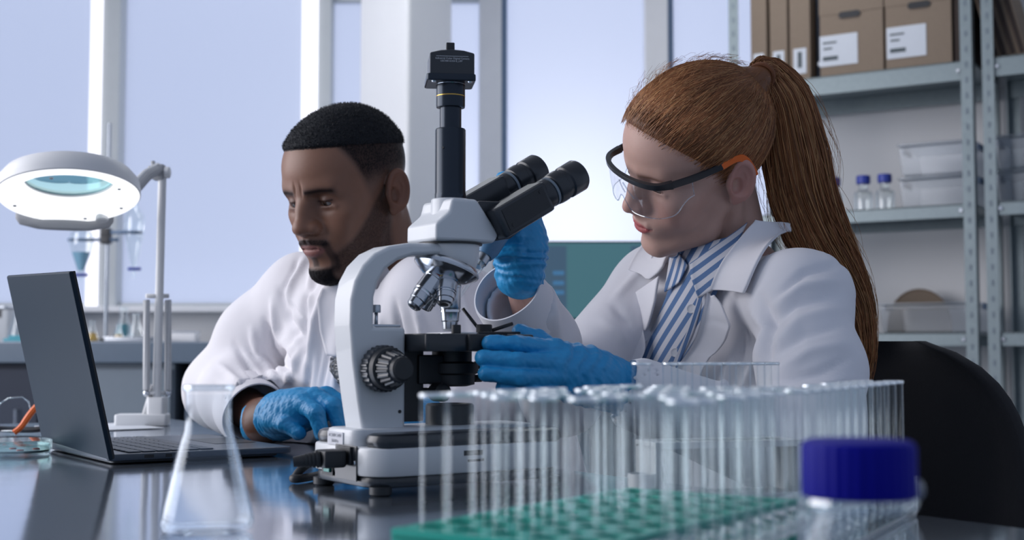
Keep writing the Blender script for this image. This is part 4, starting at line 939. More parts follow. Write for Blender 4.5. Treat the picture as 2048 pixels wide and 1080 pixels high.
# ------------------------------------------------------------------ people: shared modelling
def rotpose(y, p, r):
    return np.array(Matrix.Rotation(math.radians(y), 3, 'Z') @ Matrix.Rotation(math.radians(p), 3, 'X') @ Matrix.Rotation(math.radians(r), 3, 'Y'))
def sstep(a, b, x): t = np.clip((x - a) / (b - a), 0, 1); return t * t * (3 - 2 * t)
def head_field(female, neck_end, h=.0016):
    """x right, y forward, z up; origin between the ear openings"""
    F = Field((-.098, -.135, -.215), (.098, .142, .150), h); f = female
    F.ell((0, -.010, .050), (.0765, .098, .084), .02)                               # cranium
    F.ell((0, .028, .055), (.063, .066, .056), .03)                                 # forehead
    F.ell((0, .040, -.012), (.0585 if f else .061, .048, .066), .03)                # mid face
    F.ell((0, .046, -.060), (.043 if f else .048, .042, .040), .025)                # lower face
    for s in (-1, 1):
        F.cap((s * .054, .004, -.034), (s * .046, .026, -.070), .014, .013, .022)   # jaw angle
        F.cap((s * .046, .026, -.070), (s * .012, .083, -.089), .013, .012 if f else .014, .022)
        F.ell((s * .044, .060, -.006), (.020, .018, .014), .022)                    # cheekbone
        F.ell((s * .034, .066, -.030), (.020 if f else .017, .018, .020), .02)      # cheek
        F.cap((s * .040, .072, .036), (s * .012, .086, .034), .009 if f else .0115, .008 if f else .010, .016)   # brow
    F.ell((0, .082, -.086), (.018 if f else .021, .016, .0145), .015)               # chin
    for s in (-1, 1): F.ell((s * .033, .096, .017), (.0185, .0165, .0125), .012, 'sub')   # eye sockets
    F.chain([(0, .084, .030), (0, .0985, .010), (0, .1100, -.008)], [.0068, .0072, .0085] if f else [.0080, .0085, .0098], .013)   # nose
    F.chain([(0, .072, .032), (0, .084, .010), (0, .094, -.010)], [.0100, .0115, .0135], .012)
    F.ell((0, .1125 if f else .113, -.0145), (.0092, .0098, .0082) if f else (.0125, .011, .0098), .007)
    for s in (-1, 1):
        F.ell((s * (.0115 if f else .0155), .1005, -.0180), (.0066, .0100, .0070) if f else (.0085, .0108, .0082), .010)
        F.ell((s * .0062, .1055, -.0275), (.0030, .0050, .0026), .002, 'sub')
    F.cap((0, .108, -.024), (0, .100, -.030), .0035, .005, .006)
    F.ell((0, .082, -.047), (.030, .0215, .021), .018)                              # mouth mound
    lz = -.0475
    F.cap((-.016, .0985, lz + .0030), (.016, .0985, lz + .0030), .0045 if f else .0055, None, .005)
    F.ell((0, .1025, lz + .0036), (.0125, .0055, .0044 if f else .0052), .004)
    F.ell((0, .1005, lz - .0058), (.0155, .0068, .0055 if f else .0068), .005)
    for s in (-1, 1):
        F.cap((0, .1078, lz - .0004), (s * .012, .1036, lz), .0010, .0009, .0024, 'sub'); F.cap((s * .012, .1036, lz), (s * .0235, .0945, lz - .0012), .0009, .0006, .0024, 'sub')
    # eyelids around the eyeball
    ez, ey, ex = .0165, .0728, .0315
    for s in (-1, 1):
        F.ell((s * ex, ey, ez), (.0138, .0138, .0136), .0045)
        F.cap((s * (ex - .014), ey + .009, ez - .0085), (s * (ex + .014), ey + .006, ez - .0085), .002, .002, .006)
        zo = ez - (.0048 if f else .0032)
        F.ell((s * ex, ey + .0135, zo), (.0128, .009, 0.0021 if f else .0030), .0014, 'sub', rotm(ry=s * .06))
    # ears
    for s in (-1, 1):
        R = rotm(rx=math.radians(12), rz=s * math.radians(26)); n_ = R @ np.array([s, 0, 0]); ec = np.array([s * .0820, -.016, .004]); e_ = lambda o, u, v: ec + n_ * o + R @ np.array([0, u, v])
        F.ell(ec, (.0086, .0195, .0325), .004, 'add', R)
        F.ell(e_(.0082, -.001, .003), (.0086, .0145, .0250), .0010, 'sub', R)
        F.ell(e_(.0030, .005, -.006), (.0075, .0085, .0115), .0014, 'sub', R)
        F.chain([e_(-.0008, -.001, .018), e_(.0004, -.0085, .006), e_(.0002, -.0070, -.012)], [.0012, .0018, .0016], .0014)
        F.ell(e_(-.001, .0150, -.006), (.0042, .0040, .0062), .004)
        F.ell(e_(-.001, .006, -.029), (.0042, .0080, .0085), .004, 'add', R)
    ne = np.asarray(neck_end, float)
    F.cap((0, -.034, -.030), ne, .042 if f else .056, .047 if f else .062, .010 if f else .022)
    if not f: F.cap((0, .030, -.075), ne + np.array([0, .030, .02]), .018, .020, .03)
    for s in (-1, 1): F.cap((s * .052, -.026, -.020), ne + np.array([s * .02, .030, 0]), .009 if f else .012, .010 if f else .012, .012 if f else .022)
    return F
def eyeball(parent, O, R, sc, s, iris, gaze, origin):
    c = np.array([s * .0315, .0728, .0165]); n = 40; V = []; 
    mb = MB(); mb.ball(c, .0124, 32, 24); V = np.concatenate(mb.v); d = (V - c) / .0124; g = np.asarray(gaze, float); g /= np.linalg.norm(g)
    a = d @ g; col = np.where((a > .905)[:, None], np.array(iris), np.array([.20, .185, .18])); col = np.where((a > .985)[:, None], np.array([.005, .005, .005]), col)
    Q = np.array(mb.f); W = O + sc * V @ R.T
    return mesh_np('eyeball', W, Q, M['eye'], parent, origin, col)
M['eye'] = mat('eye_surface', (1, 1, 1), 0.30, spec=.3, attr='Col', noise=.02)
def hand_glove(name, F, parent, origin, m, wr=None):
    V, Q = F.mesh(); N = vnormals(V, Q); d_ = 0.0004 * vnoise(V, 3, 70) + .0003 * vnoise(V, 5, 140)
    if wr is not None:                                  # gathered creases round the wrist
        c_, ax, fr = np.asarray(wr[0]), np.asarray(wr[1]) / np.linalg.norm(wr[1]), wr[2]; t_ = (V - c_) @ ax
        d_ = d_ + .0014 * np.sin(t_ * fr + 1.6 * vnoise(V, 9, 22)) * np.exp(-(t_ / .026) ** 2)
    V = V + N * d_[:, None]
    return mesh_np(name, V, Q, m, parent, origin)
def glove_mat():
    m = mat('blue_nitrile', (0.018, 0.30, 0.62), 0.42, spec=0.5, noise=0.10, nscale=35, bump=0.40, bscale=120, bdist=0.003); return m
M['glove'] = glove_mat()
def coat_mat(name, c):
    return mat(name, c, 0.85, spec=0.2, noise=0.03, nscale=25, bump=0.12, bscale=38, bdist=0.004, sheen=0.1)
M['coat_m'] = coat_mat('lab_coat_cotton', (0.80, 0.78, 0.81)); M['coat_w'] = coat_mat('lab_coat_satin', (0.76, 0.755, 0.79))
def sheet(name, Ledge, Redge, bvh, off, thick, m, parent, origin, nu=14, nv=30, curl=0.0, uvs=None, pull=None):
    """cloth piece between two edge lines, laid over the garment below it and given thickness"""
    def res(pl, n):
        P = np.asarray(pl, float); d = np.r_[0, np.cumsum(np.linalg.norm(np.diff(P, axis=0), axis=1))]; t = np.linspace(0, d[-1], n); return np.stack([np.interp(t, d, P[:, i]) for i in range(2)], 1)
    if len(Ledge) == len(Redge):
        A_, B_ = np.asarray(Ledge, float), np.asarray(Redge, float); sg_ = .5 * (np.linalg.norm(np.diff(A_, axis=0), axis=1) + np.linalg.norm(np.diff(B_, axis=0), axis=1)); d = np.r_[0, np.cumsum(sg_)]; t = np.linspace(0, d[-1], nv)
        L, R = (np.stack([np.interp(t, d, E_[:, i]) for i in range(2)], 1) for E_ in (A_, B_))
    else: L, R = res(Ledge, nv), res(Redge, nv)
    G = np.zeros((nv, nu, 3)); ok = np.zeros((nv, nu), bool); o = Vector((0, 0, CAMH)); Y = np.zeros((nv, nu)); px = np.zeros((nv, nu, 2))
    for i in range(nv):
        for j in range(nu):
            p = L[i] + (R[i] - L[i]) * j / (nu - 1); px[i, j] = p; d = U(p[0], p[1], 1.0) - np.array([0, 0, CAMH]); dn = Vector(d).normalized()
            h = bvh.ray_cast(o, dn)
            if h[0] is not None: Y[i, j] = h[0].y; ok[i, j] = True
    if not ok.all():
        med = np.median(Y[ok]) if ok.any() else 1.6
        for i in range(nv):
            w_ = np.where(ok[i])[0]
            if len(w_): Y[i] = np.interp(np.arange(nu), w_, Y[i][w_])
            else: Y[i] = med
    for _ in range(12):
        Yp = np.pad(Y, 1, mode='edge'); Y = .5 * Y + .125 * (Yp[:-2, 1:-1] + Yp[2:, 1:-1] + Yp[1:-1, :-2] + Yp[1:-1, 2:])
    for i in range(nv):
        for j in range(nu): G[i, j] = U(px[i, j, 0], px[i, j, 1], Y[i, j])
    tu = np.gradient(G, axis=1); tv = np.gradient(G, axis=0); N = np.cross(tu, tv); N /= np.linalg.norm(N, axis=2)[..., None] + 1e-9
    N[(N[..., 1] > 0)] *= -1; v = np.linspace(-1, 1, nu)
    for _ in range(25):
        Np = np.pad(N, ((1, 1), (1, 1), (0, 0)), mode='edge'); N = .4 * N + .15 * (Np[:-2, 1:-1] + Np[2:, 1:-1] + Np[1:-1, :-2] + Np[1:-1, 2:])
    N /= np.linalg.norm(N, axis=2)[..., None] + 1e-9
    O_ = off + curl * np.abs(v)[None, :] ** 3 * np.ones((nv, 1))
    A = G + N * (O_ + thick)[..., None]; B = G + N * O_[..., None]
    V = np.concatenate([A.reshape(-1, 3), B.reshape(-1, 3)]); n0 = nv * nu; Q = []
    for i in range(nv - 1):
        for j in range(nu - 1):
            a = i * nu + j; q = (a, a + 1, a + nu + 1, a + nu); Q += [q, tuple(n0 + k for k in q[::-1])]
    bd = [i for i in range(nu)] + [i * nu + nu - 1 for i in range(1, nv)] + [(nv - 1) * nu + j for j in range(nu - 2, -1, -1)] + [i * nu for i in range(nv - 2, 0, -1)]
    for k in range(len(bd)): a, b = bd[k], bd[(k + 1) % len(bd)]; Q.append((a, n0 + a, n0 + b, b))
    uv = None
    if uvs is not None: uv = np.concatenate([uvs(px.reshape(-1, 2))] * 2)
    return mesh_np(name, V, np.array(Q), m, parent, origin, None, uv), V, np.array(Q)
def bvh_of(V, Q): return BVHTree.FromPolygons(V.tolist(), Q.tolist())
FWD = np.array([-CA, -SA, 0.0]); RGT = np.array([-SA, CA, 0.0]); UP = np.array([0, 0, 1.0]); TR = np.stack([FWD, RGT, UP], 1)

# ------------------------------------------------------------------ the woman
WO = np.array([.2397, 1.6627, .3758]); WR = rotpose(104.98, -24.1, -30.1); WS = .94
wroot = thing('person', 'woman with red ponytail, safety glasses and lab coat at the microscope', 'person', AB(1.30, 1.27, -0.75))
wo = np.array(wroot.location); wp = lambda q: WO + WS * (np.asarray(q, float) @ WR.T)
wl = lambda q: (WR.T @ (np.asarray(q, float) - WO)) / WS
wnb = U(1480, 545, 1.715); wls = U(1598, 592, 1.57); wle = np.array([.322, 1.42, .020]); wlw = U(1222, 768, 1.395)
wrs = U(1312, 570, 1.86); wre = U(1122, 790, 1.76); wrw = U(1040, 545, 1.565)
F = head_field(True, wl(wnb)); V, Q = F.mesh(); V = laplace(V, Q, 1, .4)
x, y, z = V.T; C = np.tile(np.array([.52, .325, .265]), (len(V), 1))
def mixc(C, col, wgt): return C + (np.array(col) - C) * np.clip(wgt, 0, 1)[:, None]
C = mixc(C, (.50, .235, .20), .55 * np.exp(-((np.abs(x) - .040) / .018) ** 2 - ((z + .022) / .020) ** 2 - ((y - .07) / .03) ** 2))
C = mixc(C, (.52, .24, .20), .5 * np.exp(-(x / .012) ** 2 - ((z + .016) / .012) ** 2) * (y > .1))
C = mixc(C, (.50, .22, .19), .6 * sstep(.0745, .079, np.abs(x)) * (y < .02))
lip = sstep(1.15, .8, np.sqrt((x / .0235) ** 2 + ((z + .0490) / (.0098 - .0035 * (x / .02) ** 2)) ** 2)) * (y > .086)
C = mixc(C, (.42, .105, .105), lip)
browz = .0335 - .22 * np.maximum(np.abs(x) - .034, 0); C = mixc(C, (.23, .10, .05), .75 * np.exp(-((z - browz) / .0035) ** 2) * sstep(.010, .016, np.abs(x)) * sstep(.055, .047, np.abs(x)) * (y > .05))
C = mixc(C, (.10, .05, .04), .8 * np.exp(-((z - .0122) / .0016) ** 2) * sstep(.0135, .011, np.abs(np.abs(x) - .0315)) * (y > .078))
M['skin_w'] = mat('fair_skin', (.5, .3, .25), 0.5, spec=0.35, attr='Col', noise=0.05, nscale=90, bump=0.05, bscale=400, sss=0.12)
Vb, Qb = wp(V), Q
# torso, arms and wrists of the same body, covered by the clothes
FB = Field((-.12, 1.22, -.30), (.66, 2.10, .30), .006)
P0, P1, P2 = AB(1.32, 1.28, -.24), AB(1.245, 1.27, .07), AB(1.225, 1.265, .16)
FB.cap(P0, P1, .118, .115, .03, R=TR, sc=(.82, 1.12, 1)); FB.cap(P1, P2, .115, .095, .03, R=TR, sc=(.78, 1.2, 1))
FB.chain([wls, wle, wlw], [.044, .034, .024], .03); FB.chain([wrs, wre, wrw], [.044, .034, .022], .03); FB.cap(wnb - .045 * UP, wls - .012 * UP, .036, .04, .03); FB.cap(wnb - .045 * UP, wrs - .012 * UP, .036, .04, .03); FB.cap(wnb, P2, .05, .05, .04)
v2, q2 = FB.mesh(); n0 = len(Vb)
wb = mesh_np('body', np.concatenate([Vb, v2]), np.concatenate([Qb, q2 + n0]), M['skin_w'], wroot, wo, np.concatenate([C, np.tile([.50, .31, .26], (len(v2), 1))]))
for s in (-1, 1): eyeball(wb, WO, WR, WS, s, (.10, .16, .20), (-.15 * s, .8, -.55), wo)
# lashes
for s in (-1, 1):
    tt = np.linspace(-1, 1, 9); pth = np.stack([s * .0315 + .0125 * tt, .0728 + .0138 - .0035 * tt ** 2 + .001, .0165 - .0030 - .0012 * tt ** 2], 1)
    MB().tube(wp(pth) - wo, .0009 * (1.1 - np.abs(tt) * .7), 5).build('eyelashes', mat('lash_brown', (.05, .025, .015), .6, noise=.02), wb)
# coat
FC = Field((-.14, 1.20, -.34), (.70, 2.12, .32), .0046)
FC.cap(P0, P1, .140, .134, .03, R=TR, sc=(.84, 1.12, 1)); FC.cap(P1, P2, .134, .108, .04, R=TR, sc=(.80, 1.2, 1))
FC.cap(wnb - .035 * UP + .012 * RGT, wls - .008 * UP, .050, .056, .035); FC.cap(wnb - .035 * UP, wrs - .008 * UP, .050, .052, .035)
wdl = (wlw - wle) / np.linalg.norm(wlw - wle); wdr = (wrw - wre) / np.linalg.norm(wrw - wre)
FC.chain([wls, (wls + wle) / 2 + .010 * np.array([1, 0, 0]), wle], [.056, .057, .050], .03); FC.chain([wle, wlw - .03 * wdl], [.052, .040], .03)
wrc = U(1030, 580, 1.572)
FC.chain([wrs, wre], [.057, .052], .03); FC.chain([wre, wre + (wrc - wre) * .5, wrc], [.052, .050, .043], .025)
FC.cap(wnb + .012 * UP + .022 * FWD, wp((0, -.02, -.03)), .048, .056, .010, 'sub')
FC.cap(wrc - .05 * wdr, wrc + .12 * wdr, .036, .041, .004, 'sub'); FC.ell(wrc + .050 * wdr, .085, .006, 'sub')
FC.cap(wlw - .05 * wdl, wlw + .05 * wdl, .033, .034, .004, 'sub')
V, Q = FC.mesh(); V = laplace(V, Q, 2, .5)
wf = [([(1648, 508), (1690, 548), (1712, 600)], 9, .004), ([(1560, 590), (1610, 545), (1680, 530)], 8, -.006), ([(1545, 620), (1600, 575), (1680, 560)], 10, .006), ([(1540, 655), (1590, 610), (1670, 590)], 9, -.006),
      ([(1545, 690), (1600, 640), (1690, 615)], 11, .006), ([(1540, 715), (1610, 668), (1690, 650)], 9, -.005), ([(1550, 745), (1620, 700), (1700, 685)], 12, .005), ([(1545, 768), (1640, 745), (1700, 715)], 8, -.005),
      ([(1545, 790), (1640, 775), (1700, 755)], 9, .005), ([(1525, 595), (1545, 640), (1530, 720), (1522, 790)], 9, -.009), ([(1505, 620), (1535, 660), (1500, 740), (1480, 790)], 9, .008), ([(1465, 700), (1450, 760), (1440, 800)], 8, .006), ([(1490, 660), (1480, 720), (1462, 790)], 9, -.007),
      ([(1300, 520), (1262, 560), (1225, 600)], 8, .004), ([(1225, 610), (1250, 640), (1262, 650)], 8, -.005), ([(1200, 640), (1240, 665), (1255, 690)], 9, .004), ([(1155, 690), (1200, 720), (1235, 745)], 9, -.005), ([(1150, 705), (1190, 740), (1232, 765)], 8, .005),
      ([(985, 600), (1060, 585), (1090, 570)], 5, -.003), ([(1100, 580), (1110, 630), (1118, 690)], 9, .005), ([(1070, 590), (1085, 640), (1075, 690)], 9, -.005), ([(1010, 620), (1030, 660), (1035, 700)], 10, .003)]
V = folds(V, Q, wf); N = vnormals(V, Q); V = V + N * (.0010 * vnoise(V, 11, 9))[:, None]
coat = mesh_np('lab_coat', V, Q, M['coat_w'], wroot, wo); 
FU = Field((-.05, 1.45, -.30), (.60, 2.05, .40), .008); FU.cap(P0, P1, .140, .134, .03, R=TR, sc=(.84, 1.12, 1)); FU.cap(P1, P2, .134, .108, .04, R=TR, sc=(.80, 1.2, 1))
FU.cap(wnb - .035 * UP + .012 * RGT, wls - .008 * UP, .050, .056, .05); FU.cap(wnb - .035 * UP, wrs - .008 * UP, .050, .052, .05); FU.cap(wnb - .04 * UP, wp((0, -.028, -.05)), .053, .046, .05)
V, Q = FU.mesh(); V = laplace(V, Q, 6, .5); bv = bvh_of(V, Q)
# turned cuff of the raised sleeve
def cuff(name, c, d, up, r0, r1, L, th, m, parent, origin, el=1.0):
    d = np.asarray(d, float) / np.linalg.norm(d); x_ = np.asarray(up, float) - np.dot(up, d) * d; x_ /= np.linalg.norm(x_); y_ = np.cross(d, x_); t = np.linspace(0, 2 * math.pi, 48, endpoint=False); loops = []
    for (f, e) in ((0, 0), (.5, .001), (.92, 0), (1, -.001), (1.0, -th), (.6, -th), (0, -th - .001)):
        r_ = (r0 + (r1 - r0) * f + e) * (1 + .025 * np.sin(3 * t + 2 * f)); loops.append(c + d * L * f + (np.cos(t) * r_)[:, None] * x_ + (np.sin(t) * r_ * el)[:, None] * y_ - origin)
    return MB().loft(loops, cap=False).build(name, m, parent)
cuff('cuff', wrc - .055 * wdr, wdr + np.array([-.25, -.1, .05]), np.array([1, 0, 0]), .0475, .0445, .058, .0028, M['coat_w'], coat, wo)
# striped shirt
def stripe_mat(name, ang=0.0):
    m = bpy.data.materials.new(name); m.use_nodes = True; N_, L_ = nodes_of(m); b = N_['Principled BSDF']; b.inputs['Roughness'].default_value = .85
    uvn = N_.new('ShaderNodeUVMap'); uvn.uv_map = 'UVMap'; sp = N_.new('ShaderNodeSeparateXYZ'); L_.new(uvn.outputs[0], sp.inputs[0])
    sn_ = N_.new('ShaderNodeMath'); sn_.operation = 'SINE'; L_.new(sp.outputs[0], sn_.inputs[0]); cr = N_.new('ShaderNodeValToRGB'); cr.color_ramp.elements[0].position = .44; cr.color_ramp.elements[1].position = .56
    cr.color_ramp.elements[0].color = (.085, .165, .33, 1); cr.color_ramp.elements[1].color = (.56, .57, .62, 1)
    ad_ = N_.new('ShaderNodeMath'); ad_.operation = 'MULTIPLY_ADD'; ad_.inputs[1].default_value = .5; ad_.inputs[2].default_value = .5; L_.new(sn_.outputs[0], ad_.inputs[0]); L_.new(ad_.outputs[0], cr.inputs[0]); L_.new(cr.outputs[0], b.inputs['Base Color']); return m
M['stripe'] = stripe_mat('striped_shirt')
def uv_dir(dx, dy, period):
    n_ = math.hypot(dx, dy); return lambda p: np.stack([(p[:, 0] * dx + p[:, 1] * dy) / n_ * 2 * math.pi / period + .6 * np.sin(p[:, 1] * .02), p[:, 1]], 1)
shL = [(1368, 500), (1360, 540), (1340, 595), (1318, 645), (1285, 700), (1258, 790), (1250, 850)]; shR = [(1490, 470), (1450, 560), (1432, 600), (1412, 650), (1385, 710), (1360, 790), (1345, 850)]
sh_, sv, sq = sheet('striped_shirt', shL, shR, bv, .006, .0015, M['stripe'], wroot, wo, 22, 50, 0, uv_dir(.86, .50, 19)); bv2 = bv
sheet('shirt_collar', [(1391, 532), (1394, 560), (1409, 598)], [(1494, 452), (1478, 500), (1440, 584)], bv2, .011, .002, M['stripe'], sh_, wo, 16, 20, .002, uv_dir(.60, .80, 20))
sheet('shirt_collar', [(1364, 490), (1356, 530), (1346, 588)], [(1367, 488), (1391, 536), (1376, 566)], bv2, .011, .002, M['stripe'], sh_, wo, 8, 20, .002, uv_dir(.95, .30, 11))
sheet('placket', [(1392, 545), (1402, 600), (1382, 660), (1352, 730), (1335, 800)], [(1399, 545), (1414, 600), (1396, 660), (1366, 730), (1350, 800)], bv2, .0085, .0015, M['stripe'], sh_, wo, 6, 30, 0, uv_dir(.95, .3, 14))
for (bx, by) in ((1386, 622), (1354, 709)):
    h_ = bv2.ray_cast(Vector((0, 0, CAMH)), Vector(U(bx, by, 1.0) - np.array([0, 0, CAMH])).normalized())[0]
    if h_ is not None:
        p_ = np.array(h_) + np.array([-.003, -.011, .002]); dn = np.array([-.35, -.9, .2]); b_ = MB().lathe([(.001, .0025), (.0042, .0022), (.0058, .003), (.0062, .0018), (.0055, 0)], p_ - wo, dn, 18).build('button', M['white'], sh_)
# lapels and collar of the coat
for (L_, R_e, of, cu) in (([(1304, 497), (1282, 530), (1273, 551)], [(1366, 488), (1350, 545), (1314, 567)], .017, .002),
                     ([(1259, 602), (1256, 640), (1254, 700), (1234, 790), (1226, 850)], [(1346, 560), (1338, 598), (1312, 655), (1268, 740), (1245, 850)], .017, .005),
                     ([(1494, 450), (1464, 532), (1440, 586)], [(1570, 462), (1560, 500), (1516, 594)], .018, .003),
                     ([(1436, 588), (1422, 632), (1412, 660), (1380, 722), (1350, 800), (1336, 850)], [(1452, 592), (1484, 641), (1470, 662), (1436, 705), (1402, 790), (1390, 850)], .018, .004)):
    sheet('lapel', L_, R_e, bv2, of, .003, M['coat_w'], coat, wo, 18, 64, cu)
# glove on the hand that holds the stage
FG = Field((-.075, 1.27, .055), (.14, 1.43, .185), .0014)
fing = [[(980, 687, 1.318), (1035, 688, 1.322), (1108, 700, 1.345)], [(966, 716, 1.302), (1035, 722, 1.306), (1112, 726, 1.336)], [(972, 747, 1.300), (1040, 754, 1.304), (1118, 754, 1.338)], [(1006, 776, 1.310), (1064, 783, 1.316), (1128, 780, 1.346)]]
for i, fg in enumerate(fing):
    pts = [U(*q) for q in fg]; FG.chain(pts, [.0083, .0088, .0102] if i < 3 else [.0074, .0080, .0094], .0022)
    FG.cap(pts[-1], U(1195, 755 + 5 * i, 1.382), .0105, .016, .007)
FG.chain([U(1040, 664, 1.372), U(1078, 684, 1.376), U(1135, 722, 1.368), U(1190, 752, 1.385)], [.0088, .0096, .013, .016], .012)
FG.chain([U(1120, 738, 1.350), U(1175, 752, 1.375), wlw], [.020, .026, .027], .018); FG.chain([wlw, wlw - .055 * wdl], [.027, .031], .01)
hand_glove('glove', FG, wroot, wo, M['glove'], (U(1150, 745, 1.36), wdl, 420))
# raised glove with the pipette
FG = Field((-.06, 1.47, .17), (.075, 1.65, .37), .0015)
pa = U(1040, 528, 1.56); FG.chain([U(1040, 546, 1.566), pa, U(1042, 490, 1.558)], [.0265, .0255, .028], .012); FG.chain([U(1042, 495, 1.56), U(1034, 425, 1.56)], [.029, .028], .02)
for i, (yy, x1) in enumerate(((505, 1004), (472, 996), (440, 998), (408, 1004))):
    FG.chain([U(1060, yy - 10, 1.560), U(1034, yy, 1.530), U(x1, yy + 4, 1.532), U(x1 - 4, yy + 8, 1.556)], [.0110, .0100, .0094, .0090], .003)
FG.chain([U(1048, 430, 1.552), U(1048, 380, 1.548), U(1034, 362, 1.545), U(1008, 358, 1.545)], [.016, .0125, .0105, .0098], .008); FG.cap(U(1058, 400, 1.56), U(1054, 368, 1.555), .013, .011, .008)
FG.chain([U(1040, 536, 1.562), U(1040, 550, 1.566)], [.0275, .0295], .006)
hand_glove('glove', FG, wroot, wo, M['glove'], (U(1040, 518, 1.56), UP, 560))
# hair: combed cap, ponytail, loose strands
M['hair_w'] = mat('red_hair', (.2, .07, .02), 0.42, spec=0.4, attr='Col', noise=0.15, nscale=60)
HC, HRd = np.array([0, -.010, .050]), np.array([.0835, .1065, .0935])
FH = Field((-.10, -.135, -.10), (.10, .12, .16), .0024); FH.ell(HC, HRd - .002, .02); FH.ell((0, .026, .058), (.066, .070, .060), .03); HD = FH.D.copy()
def push_out(P, gap):
    """lift points that lie under the combed surface out to gap above it"""
    P = P.copy()
    for _ in range(3):
        I = np.clip(np.round((P - FH.lo) / FH.h).astype(int), 1, FH.sh - 2); D0 = HD[I[:, 0], I[:, 1], I[:, 2]]
        g = np.stack([HD[I[:, 0] + 1, I[:, 1], I[:, 2]] - HD[I[:, 0] - 1, I[:, 1], I[:, 2]], HD[I[:, 0], I[:, 1] + 1, I[:, 2]] - HD[I[:, 0], I[:, 1] - 1, I[:, 2]], HD[I[:, 0], I[:, 1], I[:, 2] + 1] - HD[I[:, 0], I[:, 1], I[:, 2] - 1]], 1); g /= np.linalg.norm(g, axis=1)[:, None] + 1e-9
        off_ = P - (FH.lo + I * FH.h); d_ = D0 + (off_ * g).sum(1); P += g * np.clip(gap - d_, -.004, .02)[:, None] * (d_ < gap)[:, None]
    return P
FH.plane((0, .70, -.71), -.009, .012); FH.plane((0, -.74, -.67), .050, .02)
root = np.array([-.012, -.108, .098])
FH.cap((0, -.080, .080), root, .024, .014, .03)
V, Q = FH.mesh(); hairb = mesh_np('hair', wp(V), Q, M['hair_w'], wroot, wo, np.tile([.16, .062, .024], (len(V), 1)))
rg = np.random.default_rng(5)
def hair_cols(n, base=(.265, .105, .040), var=.45):
    k_ = rg.uniform(1 - var, 1 + var, (n, 1)); c_ = np.array(base) * k_; li = rg.random(n) < .18; c_[li] = np.array([.50, .26, .11]) * rg.uniform(.8, 1.2, (li.sum(), 1)); return c_
# start points spread over the scalp in front of the root
n_ = 6500; d = rg.normal(size=(n_ * 6, 3)); d /= np.linalg.norm(d, axis=1)[:, None]; S = HC + d * HRd
okm = (S @ np.array([0, .70, -.71]) < -.004) & (S @ np.array([0, -.74, -.67]) < .048); S = S[okm][:n_]; d = d[okm][:n_]
hn = rg.normal(size=(90000, 3)); hn /= np.linalg.norm(hn, axis=1)[:, None]; HS = HC + hn * HRd; hv = HS @ np.array([0, .70, -.71]) + .004 * np.sin(HS[:, 0] * 210) * rg.random(90000); hk = (hv > -.020) & (hv < -.012 + .020 * rg.random(90000) ** 2.2) & (HS @ np.array([0, -.74, -.67]) < .05); HS, hn = HS[hk][:4200], hn[hk][:4200]
S = np.concatenate([S, HS]); d = np.concatenate([d, hn]); atl = np.r_[np.zeros(len(S) - len(HS)), np.ones(len(HS))]; n_ = len(S)
front = rg.random(n_) < .45
rd = (root - HC) / HRd; rd /= np.linalg.norm(rd); kk = 14; tt = np.linspace(0, 1, kk)
# many hairs begin at the hairline: slide their start forward along the great circle
axis_ = np.cross(np.tile(rd, (n_, 1)), d); th = np.arccos(np.clip(d @ rd, -1, 1)); dperp = d - (d @ rd)[:, None] * rd; dperp /= np.linalg.norm(dperp, axis=1)[:, None] + 1e-9
P_ = np.zeros((n_, kk, 3)); lift = rg.uniform(.97, 1.012, n_); wav = rg.uniform(0, 6.28, n_)
for i, t in enumerate(tt):
    a_ = th * (1 - t * .985); u = np.cos(a_)[:, None] * rd + np.sin(a_)[:, None] * dperp; wv = .010 * np.sin(wav + t * 5) * math.sin(math.pi * t)
    P_[:, i] = HC + u * HRd * (lift + .006 * math.sin(math.pi * t) - atl * .05 * (1 - sstep(0, .16, np.array(t))))[:, None] + np.cross(u, rd) * wv[:, None]
gp = np.repeat(rg.uniform(.0002, .0022, n_), kk) - np.repeat(atl, kk) * .010 * np.tile(1 - sstep(0, .16, tt), n_)
P_ = push_out(P_.reshape(-1, 3), gp).reshape(n_, kk, 3)
cl_ = hair_cols(n_); strands('hair_strands', wp(P_.reshape(-1, 3)).reshape(n_, kk, 3), .00052, M['hair_w'], hairb, wo, cl_, .8, .25)
# ponytail
rt = wp(root); cen = spline([rt, U(1532, 150, 1.645), U(1566, 205, 1.655), U(1588, 300, 1.665), U(1606, 390, 1.675), U(1636, 470, 1.685), U(1672, 540, 1.70), U(1708, 620, 1.73), U(1722, 700, 1.745), U(1718, 760, 1.75)], 40)
wid = np.interp(np.linspace(0, 1, 40), [0, .08, .2, .35, .55, .7, .8, .9, 1], [.014, .022, .036, .043, .040, .031, .022, .016, .012])
n_ = 5200; ph = rg.uniform(0, 6.28, n_); rr = np.sqrt(rg.random(n_)); k2 = 26; idx = np.linspace(0, 1, k2); ln = np.clip(rg.normal(.80, .13, n_), .45, 1.0)
tg = np.gradient(cen, axis=0); tg /= np.linalg.norm(tg, axis=1)[:, None]; X1 = np.cross(tg, np.array([0, 1, 0])); X1 /= np.linalg.norm(X1, axis=1)[:, None]; X2 = np.cross(tg, X1)
P_ = np.zeros((n_, k2, 3)); wa = rg.uniform(0, 6.28, n_); wf_ = rg.uniform(5, 11, n_); clump = np.round(ph * 3) / 3
